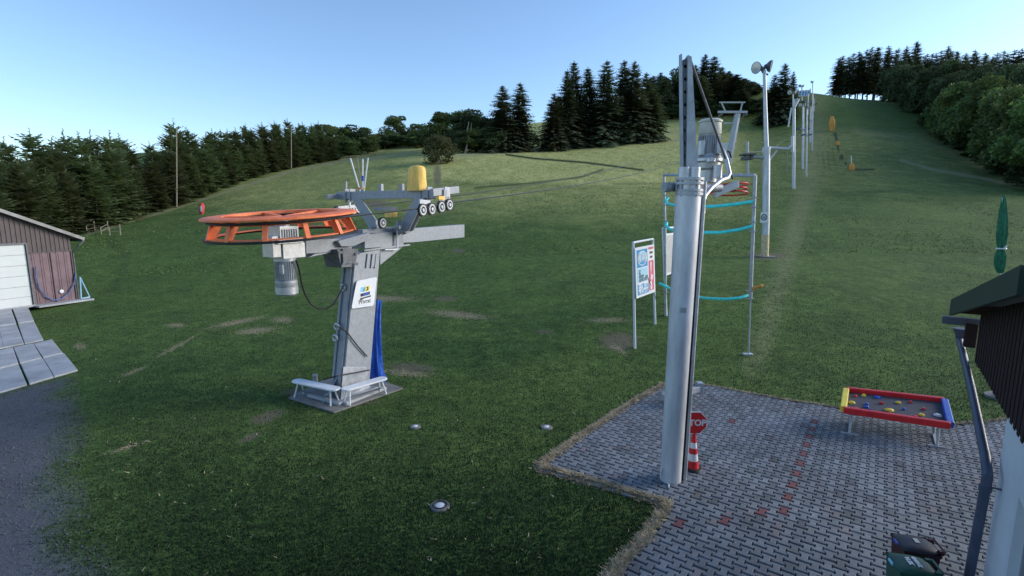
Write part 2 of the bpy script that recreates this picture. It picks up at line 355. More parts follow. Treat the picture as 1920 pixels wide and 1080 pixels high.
setattr_col(gme, 'zone_a', mk[0], mk[1], mk[2]); setattr_col(gme, 'zone_b', mk[3], mk[4], mk[5])
def ground_mat():
    m = bpy.data.materials.new('grassland'); m.use_nodes = True; t = m.node_tree; b = t.nodes['Principled BSDF']; N = t.nodes.new; L = t.links.new
    b.inputs['Roughness'].default_value = 0.95; b.inputs['Specular IOR Level'].default_value = 0.15
    tc = N('ShaderNodeTexCoord'); pos = tc.outputs['Object']
    def noise(s, d=6, r=0.6, st=None):
        x = N('ShaderNodeTexNoise'); x.inputs['Scale'].default_value = s; x.inputs['Detail'].default_value = d; x.inputs['Roughness'].default_value = r
        if st:
            mp = N('ShaderNodeMapping'); mp.inputs['Scale'].default_value = st; mp.inputs['Rotation'].default_value = (0,0,R(-25)); L(pos, mp.inputs[0]); L(mp.outputs[0], x.inputs['Vector'])
        else: L(pos, x.inputs['Vector'])
        return x.outputs['Fac']
    def ramp(f, a, c0, c, c1):
        x = N('ShaderNodeValToRGB'); x.color_ramp.elements[0].position = a; x.color_ramp.elements[1].position = c
        x.color_ramp.elements[0].color = (*c0, 1); x.color_ramp.elements[1].color = (*c1, 1); L(f, x.inputs[0]); return x.outputs[0]
    def mix(f, a, c, mode='MIX'):
        x = N('ShaderNodeMix'); x.data_type = 'RGBA'; x.blend_type = mode
        if isinstance(f, float): x.inputs[0].default_value = f
        else: L(f, x.inputs[0])
        L(a, x.inputs[6]); L(c, x.inputs[7]); return x.outputs[2]
    def mth(op, a, c):
        x = N('ShaderNodeMath'); x.operation = op; x.use_clamp = op in ('MULTIPLY',)
        for i, v in enumerate((a, c)):
            if isinstance(v, (int, float)): x.inputs[i].default_value = v
            else: L(v, x.inputs[i])
        return x.outputs[0]
    def brk(mask, nz, lo, hi, k=1.2):
        s = mth('ADD', mask, mth('MULTIPLY_ADD', nz, k) if False else mth('SUBTRACT', mth('MULTIPLY', nz, k), k*0.5))
        r = N('ShaderNodeMapRange'); r.interpolation_type = 'SMOOTHSTEP'; r.inputs[1].default_value = lo; r.inputs[2].default_value = hi; L(s, r.inputs[0]); return r.outputs[0]
    n1, n2, n3, n4 = noise(0.35, 8, 0.65), noise(3.0, 8, 0.7), noise(22, 4, 0.7), noise(0.09, 5, 0.6)
    za = N('ShaderNodeVertexColor'); za.layer_name = 'zone_a'; zb = N('ShaderNodeVertexColor'); zb.layer_name = 'zone_b'
    sa = N('ShaderNodeSeparateColor'); L(za.outputs[0], sa.inputs[0]); sb = N('ShaderNodeSeparateColor'); L(zb.outputs[0], sb.inputs[0])
    base = ramp(n1, 0.32, GCOL[0], 0.72, GCOL[1])
    base = mix(brk(n4, n2, 0.35, 0.75, 0.3), base, ramp(n2, 0.3, GCOL[2], 0.7, GCOL[3]))
    mead = ramp(noise(0.5, 9, 0.7, (1, 0.35, 1)), 0.33, GCOL[4], 0.7, GCOL[5])
    base = mix(brk(sb.outputs[0], n1, 0.15, 0.95, 0.5), base, mead)
    fine = ramp(n3, 0.3, (0.42,0.44,0.42), 0.7, (1.6,1.6,1.5)); base = mix(0.9, base, fine, 'MULTIPLY')
    f2 = ramp(n2, 0.3, (0.6,0.63,0.6), 0.72, (1.35,1.32,1.25)); base = mix(0.8, base, f2, 'MULTIPLY')
    n6 = noise(11, 5, 0.7); base = mix(0.85, base, ramp(n6, 0.36, (0.38,0.42,0.38), 0.50, (1.06,1.06,1.06)), 'MULTIPLY')
    n7 = noise(1.3, 6, 0.7); base = mix(0.7, base, ramp(n7, 0.34, (0.62,0.68,0.62), 0.66, (1.32,1.27,1.2)), 'MULTIPLY')
    pal = ramp(n2, 0.3, (0.18,0.18,0.09), 0.7, (0.36,0.34,0.19)); base = mix(mth('MULTIPLY', brk(sb.outputs[1], n2, 0.12, 0.85, 0.5), 0.8), base, pal)
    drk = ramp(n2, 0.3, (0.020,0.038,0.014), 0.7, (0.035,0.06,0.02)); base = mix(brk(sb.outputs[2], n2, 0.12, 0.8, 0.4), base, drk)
    so_ = ramp(n3, 0.3, (0.085,0.075,0.052), 0.7, (0.20,0.17,0.12)); base = mix(mth('MULTIPLY', brk(sa.outputs[0], n2, 0.35, 0.85, 1.0), 0.8), base, so_)
    st_ = ramp(n3, 0.35, (0.11,0.10,0.065), 0.65, (0.46,0.38,0.25)); base = mix(mth('MULTIPLY', brk(sa.outputs[1], n6, 0.40, 0.95, 1.7), 0.85), base, st_)
    n5 = noise(45, 5, 0.75); grv = ramp(n5, 0.32, (0.07,0.076,0.088), 0.68, (0.16,0.17,0.19))
    grv = mix(0.75, grv, ramp(n1, 0.3, (0.7,0.7,0.7), 0.7, (1.25,1.24,1.22)), 'MULTIPLY')
    base = mix(brk(sa.outputs[2], n2, 0.30, 0.72, 2.2), base, grv)
    L(base, b.inputs['Base Color'])
    bp = N('ShaderNodeBump'); bp.inputs['Strength'].default_value = 0.9; bp.inputs['Distance'].default_value = 0.05; L(mth('ADD', n3, n2), bp.inputs['Height']); L(bp.outputs[0], b.inputs['Normal'])
    return m
GCOL = [(0.050,0.092,0.027),(0.096,0.158,0.044),(0.066,0.112,0.031),(0.116,0.172,0.050),(0.30,0.32,0.12),(0.52,0.49,0.21)]
gme.materials.append(ground_mat()); go = bpy.data.objects.new('ground', gme); C.objects.link(go); go['kind'] = 'structure'
# ---------------------------------------------------------------- paving of interlocking pavers
AZ = R(36.0); Ad = Vector((math.sin(AZ), math.cos(AZ), 0)); Bd = Vector((math.cos(AZ), -math.sin(AZ), 0))
reds_px = [(1532,780),(1528,793),(1524,807),(1519,822),(1513,836),(1508,853),(1503,871),(1496,891),(1486,913),(1478,936),(1469,960)]
rw = [atZ(*p, 0.0) for p in reds_px]
PL_ = (rw[1]-rw[10]).dot(Ad)/18.0; PW_ = PL_*0.58
print('paver', PL_, PW_)
org = rw[10]
def paver_poly(L, W, g):
    L = L-g*1.3
    # I-shaped block: long axis along A, waist in the middle
    l = L/2-g; e = W/2+W*0.14-g; wst = W/2-W*0.14-g
    return [(-l,-e),(-l*0.66,-e),(-l*0.30,-wst),(l*0.30,-wst),(l*0.66,-e),(l,-e),(l,e),(l*0.66,e),(l*0.30,wst),(-l*0.30,wst),(-l*0.66,e),(-l,e)]
def build_paving():
    pol = paver_poly(PL_, PW_, 0.0085); inn = paver_poly(PL_, PW_, 0.015)
    v, f, col = [], [], []
    red = set((0, 2*k) for k in range(10))
    for q in ((1430,967),(1360,973),(1285,980),(1372,790)):
        v_ = atZ(*q, 0.0)-org; i = round(v_.dot(Bd)/PW_); red.add((i, round(v_.dot(Ad)/PL_-(0.5 if i%2 else 0))))
    r = random.Random(5)
    for i in range(-42, 44):
        for j in range(-30, 60):
            c = org+Bd*(i*PW_)+Ad*(j*PL_+(PL_/2 if i%2 else 0))
            if c.y < 3.2 or c.y > 16 or c.x > 13: continue
            if not inside(pave_poly, np.array([c.x]), np.array([c.y]))[0]: continue
            z = 0.035+r.uniform(-0.003, 0.003); b = len(v); tx, ty = r.uniform(-.012,.012), r.uniform(-.012,.012)
            for (a, w_) in pol: q = c+Ad*a+Bd*w_; v.append((q.x, q.y, 0.004))
            for (a, w_) in pol: q = c+Ad*a+Bd*w_; v.append((q.x, q.y, z-0.007+a*tx+w_*ty))
            for (a, w_) in inn: q = c+Ad*a+Bd*w_; v.append((q.x, q.y, z+a*tx+w_*ty))
            for o_ in (0, 12):
                for k in range(12): f.append((b+o_+k, b+o_+(k+1)%12, b+o_+12+(k+1)%12, b+o_+12+k))
            f.append(tuple(b+24+k for k in range(12)))
            st = 0.5+0.5*noise2(np.array([c.x]), np.array([c.y]), 1.6, 9)[0]
            g = (0.17+0.08*st)*r.uniform(0.80, 1.13); cc = (g*.90, g*1.0, g*1.12)
            if r.random() < 0.07: cc = tuple(k*0.68 for k in cc)
            if (i, j) in red: cc = (0.19,0.07,0.075)
            elif r.random() < 0.03: cc = (g*1.0, g*0.95, g*1.0)
            col += [cc]*36
    me = bpy.data.meshes.new('paving'); me.from_pydata(v, [], f)
    at = me.color_attributes.new('block', 'FLOAT_COLOR', 'POINT'); at.data.foreach_set('color', np.concatenate([np.array(col), np.ones((len(col), 1))], 1).ravel().astype(np.float32))
    m = mat('paver concrete', (0.5,0.5,0.5), 0.85, 0, 0.1, 30, 0.35, 160); t = m.node_tree
    vc = t.nodes.new('ShaderNodeVertexColor'); vc.layer_name = 'block'; b = t.nodes['Principled BSDF']
    nz = t.nodes.new('ShaderNodeTexNoise'); nz.inputs['Scale'].default_value = 2.2; nz.inputs['Detail'].default_value = 9; nz.inputs['Roughness'].default_value = 0.75
    tc = t.nodes.new('ShaderNodeTexCoord'); t.links.new(tc.outputs['Object'], nz.inputs['Vector'])
    cr = t.nodes.new('ShaderNodeValToRGB'); cr.color_ramp.elements[0].position = 0.3; cr.color_ramp.elements[0].color = (0.62,0.61,0.6,1); cr.color_ramp.elements[1].position = 0.68; cr.color_ramp.elements[1].color = (1.1,1.1,1.1,1)
    t.links.new(nz.outputs['Fac'], cr.inputs[0]); mx = t.nodes.new('ShaderNodeMix'); mx.data_type = 'RGBA'; mx.blend_type = 'MULTIPLY'; mx.inputs[0].default_value = 1
    t.links.new(vc.outputs[0], mx.inputs[6]); t.links.new(cr.outputs[0], mx.inputs[7]); t.links.new(mx.outputs[2], b.inputs['Base Color'])
    me.materials.append(m); o = bpy.data.objects.new('pavement', me); C.objects.link(o); o['kind'] = 'structure'
build_paving()
mb = MB(); mb.prism([(x, y, 0.006) for x, y in pave_poly], (0,0,0.006))
o = mb.build('pavement_bed', mat('joint sand', (0.04,0.04,0.036), 0.95, 0, 0.3, 20)); o['kind'] = 'structure'
# ---------------------------------------------------------------- scattered grass, straw, stones
def tri_cloud(name, P3, hgt, wid, lean, m, label, cat, flat=False, vec=None):
    n_ = len(P3); r = rng; a = r.uniform(0, 2*math.pi, n_); hh = hgt*r.uniform(0.5, 1.4, n_); ww = wid*r.uniform(0.7, 1.4, n_); ln = lean*r.uniform(0, 1, n_)
    b = r.uniform(0, 2*math.pi, n_); dx, dy = np.cos(a)*ww, np.sin(a)*ww
    v = np.empty((n_, 3, 3)); v[:,0] = P3-np.stack([dx, dy, 0*dx], 1); v[:,1] = P3+np.stack([dx, dy, 0*dx], 1)
    v[:,2] = P3+np.stack([np.cos(b)*ln, np.sin(b)*ln, hh], 1)
    me = bpy.data.meshes.new(name); me.vertices.add(n_*3); me.vertices.foreach_set('co', v.ravel()); me.loops.add(n_*3); me.loops.foreach_set('vertex_index', np.arange(n_*3))
    me.polygons.add(n_); me.polygons.foreach_set('loop_start', np.arange(0, n_*3, 3)); me.update(calc_edges=True); me.materials.append(m)
    o = bpy.data.objects.new(name, me); C.objects.link(o); return tag(o, label, cat, kind='stuff')
def sample_lawn(n_, y0, y1, sx=1.15):
    u = rng.uniform(0, 1, n_); Y = 1/((1-u)/y0+u/y1); X = rng.uniform(-1, 1, n_)*(Y*sx+0.5); return X, Y
X, Y = sample_lawn(330000, 4.5, 42); Z = gz(X, Y); mkk = masks(X, Y, Z)
keep = (~inside(pave_poly, X, Y)) & (rng.uniform(0, 1, len(X)) > mkk[2]*1.25) & (rng.uniform(0, 1, len(X)) > mkk[0]*0.85) & (rng.uniform(0,1,len(X)) > mkk[1]*0.5)
keep &= ~((X < -16) & (Y > 26) & (Y < 44) & (X < -0.84*Y))
X, Y, Z = X[keep], Y[keep], Z[keep]
M['grass'] = mat('grass blades', (0.044,0.078,0.033), 0.8, 0, 0.3, 0.8, trans=0.1, col2=(0.015,0.030,0.015), spec=0.2)
M['straw'] = mat('dry straw', (0.58,0.47,0.30), 0.9, 0, 0.3, 3, col2=(0.22,0.18,0.11))
tri_cloud('grass', np.stack([X, Y, Z-0.005], 1), 0.045, 0.010, 0.035, M['grass'], 'short green lawn grass around the pavement', 'grass')
X, Y = sample_lawn(160000, 4.5, 30)
pe = [p for L_ in (PAVE_L, PAVE) for p in L_]; ex, ey = [], []
for L_, dn in ((PAVE_L, 1500), (PAVE, 600)):
    for a, b in zip(L_[:-1], L_[1:]):
        k = int(np.hypot(*(b-a))*dn); t = rng.uniform(0, 1, k); ex.append(a[0]+(b[0]-a[0])*t+rng.normal(0, .06, k)); ey.append(a[1]+(b[1]-a[1])*t+rng.normal(0, .06, k))
X = np.concatenate([X]+ex); Y = np.concatenate([Y]+ey); Z = gz(X, Y); mkk = masks(X, Y, Z)
keep = (rng.uniform(0, 1, len(X)) < np.clip(mkk[1]**2*0.9+0.006, 0, 1)) & (~inside(pave_poly, X, Y) | (dist_edge(PAVE_L, X, Y) < 0.22) | (dist_edge(PAVE, X, Y) < 0.12)) & (mkk[2] < 0.5)
Z = Z+np.where(inside(pave_poly, X, Y), 0.035, 0)
X, Y, Z = X[keep], Y[keep], Z[keep]
tri_cloud('dry_grass', np.stack([X, Y, Z+0.012], 1), 0.03, 0.014, 0.12, M['straw'], 'pale dry straw along the pavement edge and on the lawn', 'dry grass')
Y = np.exp(rng.uniform(math.log(36), math.log(170), 90000)); X = rng.uniform(-1, 1, 90000)*Y*1.08; Z = gz(X, Y); mkk = masks(X, Y, Z); px_, py_ = pxpy(X, Y, Z)
keep = (rng.uniform(0, 1, len(X)) < 0.35+0.6*mkk[3]) & (mkk[4] < 0.3) & (mkk[0] < 0.3) & ~((X < -0.84*Y) & (Y < 44)); X, Y, Z = X[keep], Y[keep], Z[keep]
M['tuft'] = mat('meadow grass tufts', (0.135,0.175,0.055), 0.85, 0, 0.3, 0.4, trans=0.2, col2=(0.10,0.145,0.045))
tri_cloud('meadow_grass', np.stack([X, Y, Z-0.02], 1), 0.12, 0.05, 0.10, M['tuft'], 'longer tufted meadow grass on the slope', 'meadow grass')
# clumps and stones on the gravel yard
def pebbles():
    n_ = 5000; X = rng.uniform(-14, -2.5, n_*3); Y = rng.uniform(4.5, 15, n_*3); k = inside(GRAVEL, X, Y); X, Y = X[k][:n_], Y[k][:n_]
    v, f = [], []
    oc = np.array([(1,0,0),(0,1,0),(-1,0,0),(0,-1,0),(0,0,.8),(0,0,-.8)]); fo = [(0,1,4),(1,2,4),(2,3,4),(3,0,4),(1,0,5),(2,1,5),(3,2,5),(0,3,5)]
    for x, y in zip(X, Y):
        b = len(v); s = rng.uniform(0.008, 0.026); a = rng.uniform(0, 6.28); c, s_ = math.cos(a), math.sin(a)
        for p in oc*s*rng.uniform(0.6, 1.3, (6,1)): v.append((x+p[0]*c-p[1]*s_, y+p[0]*s_+p[1]*c, p[2]+0.006))
        f += [tuple(q+b for q in t) for t in fo]
    me = bpy.data.meshes.new('gravel_stones'); me.from_pydata(v, [], f); me.materials.append(mat('stone', (0.13,0.135,0.15), 0.9, 0, 0.3, 6, col2=(0.05,0.055,0.06)))
    o = bpy.data.objects.new('gravel_stones', me); C.objects.link(o); tag(o, 'loose grey stones scattered over the gravel yard', 'gravel', kind='stuff')
pebbles()
#PART2
# ---------------------------------------------------------------- lift drive station (left)
LA = R(28.0); d_ = Vector((math.sin(LA), math.cos(LA), 0)); e_ = Vector((math.cos(LA), -math.sin(LA), 0)); Zv = Vector((0,0,1))
O = atZ(655, 738, 0)
def W(a, e, z): return O+d_*a+e_*e+Zv*z
def LP(px, py, e): return on_plane(px, py, W(0, e, 0), e_)
def DPl(px, py, a): return on_plane(px, py, W(a, 0, 0), d_)
def zl(p): return (p-O).dot(d_), p.z
ST = thing('lift_drive_station', 'grey leaning steel lift drive tower with a big orange bullwheel standing in the lawn', 'lift tower', O)
fe = 0.26
mb = MB(); face = [LP(641,722,fe), LP(690,722,fe), LP(713,468,fe), LP(667,476,fe)]
a0, _ = zl(face[0]); a1, _ = zl(face[1]); face = [W(a0-0.02, fe, 0), W(a1+0.03, fe, 0)]+face[2:]
mb.prism(face, -e_*0.46)
f2 = [face[0]-d_*0.0, face[3]]
mb.bar(face[0]-e_*0.1-d_*0.03, face[3]-e_*0.1-d_*0.03, 0.06, 0.05); mb.bar(face[0]-e_*0.36-d_*0.03, face[3]-e_*0.36-d_*0.03, 0.05, 0.05)
mb.build('column', M['steel'], ST, bevel=0.012)
mb = MB(); q = LP(640,688,fe+0.02); mb.prism([W(a0-0.10, fe+0.025, 0.03), W(a1+0.06, fe+0.025, 0.03), LP(687,688,fe+0.025), LP(644,688,fe+0.025)], -e_*0.015)
mb.prism([W(a0-0.05, -0.25, 0.03), W(a0-0.45, 0.0, 0.03), LP(641,690,0.0)], e_*0.03); mb.box(W((a0+a1)/2, 0.03, 0.05), (1.3, 0.9, 0.05), (d_, e_, Zv))
mb.build('base_plate', M['galv'], ST, bevel=0.008)
# head and booms
mb = MB()
mb.prism([LP(756,430,0.12), LP(871,421,0.12), LP(871,445,0.12), LP(760,456,0.12)], -e_*0.26)
mb.prism([LP(752,456,0.16), LP(772,454,0.16), LP(772,428,0.16), LP(752,431,0.16)], -e_*0.34)
mb.build('boom', M['steel'], ST, bevel=0.01)
mb = MB(); mb.prism([LP(574,449,0.10), LP(660,447,0.10), LP(660,470,0.10), LP(574,476,0.10)], -e_*0.24)
mb.prism([LP(590,476,0.09), LP(628,472,0.09), LP(579,483,0.09)], -e_*0.22); mb.build('wheel_boom', M['steel'], ST, bevel=0.01)
mb = MB()
mb.prism([LP(684,440,0.2), LP(757,432,0.2), LP(762,454,0.2), LP(735,462,0.2), LP(684,466,0.2)], -e_*0.42)
mb.prism([LP(634,452,0.24), LP(692,436,0.24), LP(700,446,0.24), LP(662,462,0.24), LP(640,462,0.24)], -e_*0.48)
mb.prism([LP(713,462,0.2), LP(758,461,0.2), LP(713,497,0.2)], -e_*0.04); mb.prism([LP(713,462,-0.2), LP(758,461,-0.2), LP(713,497,-0.2)], -e_*0.04)
mb.bar(LP(682,470,0.27), LP(768,459,0.27), 0.05, 0.05)
for px in (691, 700, 707): mb.prism([LP(px-3,476,fe+0.01), LP(px+3,475,fe+0.01), LP(px,500,fe+0.01), LP(px-6,503,fe+0.01)], e_*0.03)
mb.build('head_frame', M['steel'], ST, bevel=0.008)
mb = MB(); mb.prism([LP(632,468,0.3), LP(672,466,0.3), LP(666,500,0.3), LP(640,502,0.3)], -e_*0.56); mb.box(LP(650,480,0.33), (0.3,0.04,0.4), (d_, e_, Zv)); mb.build('column_collar', M['dsteel'], ST, bevel=0.01)
mb = MB()
for px, py in ((640,473),(672,475),(669,495),(645,495)): mb = MB(); mb.cyl(LP(px,py,0.36), LP(px,py,0.40), 0.04, n=12); mb.build('bolt', M['galv'], ST, smooth=True)
for px, py in ((646,539),(634,612),(631,633)): mb = MB(); mb.ring(LP(px,py,-0.05)-d_*0.05, 0.075, 0.03, 20, 8, ax=d_); mb.build('cable_eye', M['alu'], ST, smooth=True)
# bullwheel, tilted along the rope
wc = W(-1.78, 0, 0); wn = (Zv-d_*0.075).normalized(); zt = atY(528, 402, wc.y).z; wc = Vector((wc.x, wc.y, zt)); WRd = 1.80
BW = MB(); BW.lathe(wc, [(1.233,-0.035),(1.233,0.03),(1.472,0.035),(1.638,0.02),(1.674,0.0),(1.674,-0.03),(1.601,-0.045),(1.233,-0.035)], 72, wn)
wheel = BW.build('bullwheel', M['orange'], ST, smooth=True)
mb = MB(); mb.lathe(wc-wn*0.47, [(1.601,0.03),(1.656,0.03),(1.656,-0.02),(1.564,-0.02),(1.564,0.0),(1.601,0.03)], 72, wn); mb.lathe(wc-wn*0.09, [(1.490,0.03),(1.527,0.03),(1.527,-0.025),(1.490,-0.025),(1.490,0.03)], 72, wn)
mb.build('wheel_liner', M['black'], wheel, smooth=True)
mb = MB(); wa = wn.cross(Vector((0,1,0))).normalized(); wb = wn.cross(wa)
mb.lathe(wc-wn*0.435, [(1.398,0.02),(1.582,0.02),(1.582,0.0),(1.398,0.0),(1.398,0.02)], 72, wn); mb.lathe(wc-wn*0.12, [(1.343,0.02),(1.454,0.02),(1.454,-0.02),(1.343,-0.02),(1.343,0.02)], 72, wn)
mb.build('wheel_flange', M['orange'], wheel, smooth=True)
for k in range(12):
    t = 2*math.pi*(k+0.35)/12; rd = wa*math.cos(t)+wb*math.sin(t); tg = wn.cross(rd); mb = MB()
    mb.prism([wc+rd*1.196-wn*0.04-tg*0.012, wc+rd*1.454-wn*0.04-tg*0.012, wc+rd*1.601-wn*0.45-tg*0.012, wc+rd*1.472-wn*0.45-tg*0.012], tg*0.024)
    mb.prism([wc+rd*1.454-wn*0.05-tg*0.05, wc+rd*1.454-wn*0.05+tg*0.05, wc+rd*1.605-wn*0.45+tg*0.05, wc+rd*1.605-wn*0.45-tg*0.05], rd*0.02)
    mb.build('spoke', M['orange'], wheel)
for k in range(6):
    t = 2*math.pi*(k+0.2)/6; rd = wa*math.cos(t)+wb*math.sin(t); mb = MB(); mb.bar(wc+rd*0.12-wn*0.05, wc+rd*1.251-wn*0.01, 0.09, 0.05, up=wn); mb.build('wheel_arm', M['orange'], wheel)
# gearbox and motor
mc = Vector((wc.x, wc.y, 0))
def mz(py): return atY(537, py, mc.y).z
GB = MB(); GB.cyl(mc+Zv*mz(424), mc+Zv*mz(405), 0.16, n=20); GB.box(mc+Zv*((mz(424)+mz(447))/2), (0.52,0.44,mz(424)-mz(447)), (d_, e_, Zv))
for k in range(7): GB.box(mc+e_*0.235+d_*(-0.2+k*0.065)+Zv*((mz(428)+mz(446))/2), (0.02,0.02,mz(430)-mz(446)), (d_, e_, Zv))
GB.box(mc+d_*0.12+Zv*((mz(456)+mz(484))/2), (0.62,0.40,mz(456)-mz(484)), (d_, e_, Zv)); GB.box(mc-d_*0.33+Zv*((mz(442)+mz(480))/2), (0.22,0.36,mz(442)-mz(480)), (d_, e_, Zv))
GB.box(mc+Zv*((mz(447)+mz(456))/2), (0.7,0.5,mz(447)-mz(456)), (d_, e_, Zv))
gbx = GB.build('gearbox', M['alu'], ST, bevel=0.015)
mb = MB(); r0 = 0.235; mb.lathe(mc, [(0.0,mz(553)),(r0-0.02,mz(553)),(r0+0.02,mz(550)),(r0+0.02,mz(538)),(r0+0.005,mz(537)),(r0+0.012,mz(536)),(r0+0.012,mz(526)),(r0-0.02,mz(524)),(r0-0.035,mz(523)),(r0-0.035,mz(489)),(r0+0.01,mz(489)),(r0+0.01,mz(484)),(0,mz(484))], 36)
mot = mb.build('motor', M['alu'], ST, smooth=True)
mb = MB()
for k in range(30):
    t = 2*math.pi*k/30; rd = Vector((math.cos(t), math.sin(t), 0)); mb.box(mc+rd*(r0-0.02)+Zv*((mz(524)+mz(489))/2), (0.05,0.008,mz(489)-mz(524)), (rd, rd.cross(Zv), Zv))
mb.build('cooling_fin', M['alu'], mot)
mb = MB(); mb.box(mc-Vector((0,1,0))*0.25+Vector((0.02,0,0))+Zv*mz(503), (0.09,0.07,0.22)); mb.build('terminal_box', M['galv'], mot, bevel=0.01)
mb = MB(); hy = mc.y-0.1
mb.tube([atY(x, y, hy+i*0.13) for i, (x, y) in enumerate([(555,488),(561,505),(565,530),(572,552),(583,570),(597,579),(612,579),(626,570),(636,552),(645,535)])], 0.022, 8); mb.build('power_cable', M['black'], ST, smooth=True)
mb = MB(); mb.tube([LP(634,612,0.3), LP(650,622,0.3), LP(670,648,0.31), LP(688,668,0.3)], 0.018, 8); mb.tube([LP(606,712,0.3), LP(632,705,0.55), LP(660,700,0.6), LP(692,694,0.45)], 0.02, 8); mb.build('cable', M['black'], ST, smooth=True)
# crosshead with roller batteries
ca = 2.0; zb = DPl(745, 365, ca).z
mb = MB(); mb.bar(W(ca, -2.15, zb), W(ca, 1.95, zb), 0.16, 0.24)
for s in (-1.75, -1.55, 1.15, 1.4): mb.box(W(ca, s, zb), (0.24,0.04,0.40), (d_, e_, Zv))
mb.bar(W(ca-0.5, 1.85, zb+0.02), W(ca+0.75, 1.85, zb+0.14), 0.10, 0.2); mb.bar(W(ca-0.5, -2.1, zb-0.05), W(ca+0.6, -2.1, zb+0.05), 0.08, 0.14)
mb.build('crossarm', M['steel'], ST, bevel=0.01)
mb = MB(); zh = DPl(745, 428, ca).z
mb.prism([W(ca-0.12, -1.5, zb-0.1), W(ca-0.12, -1.1, zb-0.1), W(ca-0.12, -0.35, zh+0.05), W(ca-0.12, -0.35, zh-0.2), W(ca-0.12, -0.75, zh-0.1)], d_*0.05)
mb.prism([W(ca-0.12, 1.3, zb-0.1), W(ca-0.12, 0.95, zb-0.1), W(ca-0.12, 0.35, zh+0.1), W(ca-0.12, 0.3, zh-0.2), W(ca-0.12, 0.7, zh-0.05)], d_*0.05)
mb.prism([W(ca+0.08, 1.3, zb-0.1), W(ca+0.08, 0.95, zb-0.1), W(ca+0.08, 0.35, zh+0.1), W(ca+0.08, 0.3, zh-0.2), W(ca+0.08, 0.7, zh-0.05)], d_*0.05)
mb.box(W(ca, 0, zh-0.05), (0.3,1.2,0.14), (d_, e_, Zv)); mb.box(W(ca-0.6, 0, zh-0.05), (1.5,0.25,0.12), (d_, e_, Zv)); mb.box(W(ca, 0.0, zh-0.32), (0.5,0.4,0.5), (d_, e_, Zv))
for s in (-0.4, -0.1, 0.45): mb.box(W(ca-0.25, s, zh+0.1), (0.12,0.08,0.25), (d_, e_, Zv)); mb.cyl(W(ca-0.3, s-0.1, zh+0.05), W(ca-0.3, s+0.1, zh+0.05), 0.06, n=12)
mb.build('crossarm_bracket', M['steel'], ST, bevel=0.008)
mb = MB(); mb.box(DPl(733,402,ca-0.3), (0.2,0.30,0.16), (d_, e_, Zv)); mb.build('junction_box', M['yellow'], ST, bevel=0.01)
mb = MB(); mb.cyl(LP(745,432,0.3), LP(745,468,0.3), 0.025, n=10); mb.bar(LP(722,468,0.3), LP(746,467,0.3), 0.03, 0.03); mb.build('stand_pipe', M['white'], ST)
def roller(c, rad, ax=e_, par=ST, wdt=0.06):
    mb = MB(); mb.lathe(c, [(0,-wdt/2),(rad*0.8,-wdt/2),(rad,-wdt*0.5),(rad*0.96,0),(rad,wdt*0.5),(rad*0.8,wdt/2),(rad*0.72,wdt*0.3),(rad*0.3,wdt*0.3),(rad*0.28,wdt*0.7),(0,wdt*0.7)], 24, ax)
    o = mb.build('roller', M['black'], par, smooth=True)
    mb = MB(); mb.lathe(c, [(rad*0.28,wdt*0.7),(0.001,wdt*0.75)], 20, ax); mb.ring(c+ax*wdt*0.42, rad*0.66, rad*0.17, 24, 6, ax, flat=0.5); mb.ring(c+ax*wdt*0.5, rad*0.2, rad*0.12, 16, 6, ax)
    mb.build('roller_hub', M['alu'], o, smooth=True); return o
for px, py in ((792,394),(809,392),(827,388),(842,384)): roller(LP(px, py, 1.98), 0.17)
mb = MB(); mb.bar(LP(786,378,1.9), LP(806,380,1.9), 0.05, 0.12); mb.bar(LP(822,374,1.9), LP(842,372,1.9), 0.05, 0.12); mb.bar(LP(792,390,1.88), LP(812,388,1.88), 0.04, 0.08); mb.bar(LP(826,386,1.88), LP(843,381,1.88), 0.04, 0.08)
mb.box(LP(838,362,1.9), (0.25,0.05,0.34), (d_, e_, Zv)); mb.build('roller_beam', M['galv'], ST, bevel=0.008)
mb = MB(); mb.box(LP(826,371,1.93), (0.28,0.1,0.1), (d_, e_, Zv)); mb.build('roller_guard', M['yellow'], ST)
for px, py in ((633,396),(645,395),(662,393),(673,392)): roller(LP(px, py, -2.1), 0.17)
mb = MB(); mb.bar(LP(633,390,-2.05), LP(673,386,-2.05), 0.05, 0.1); mb.bar(LP(655,388,-2.05), LP(655,368,-2.05), 0.08, 0.06, up=d_); mb.build('roller_beam', M['galv'], ST)
roller(LP(717,418,0.34), 0.16)
mb = MB(); mb.bar(LP(700,392,-0.3), LP(745,391,0.2), 0.1, 0.1); mb.build('axle', M['steel'], ST)
for px in (714, 753): mb = MB(); c = DPl(px, 352, ca); mb.box(c, (0.1,0.12,0.22), (d_, e_, Zv)); mb.build('bracket', M['steel'], ST)
mb = MB(); mb.cyl(DPl(649,363,ca), DPl(649,340,ca), 0.03, n=10); mb.build('pin', M['galv'], ST)
# ropes belong to the lift
def catenary(p, q, sag, n_=24): return [p.lerp(q, k/n_)-Zv*(4*sag*(k/n_)*(1-k/n_)) for k in range(n_+1)]
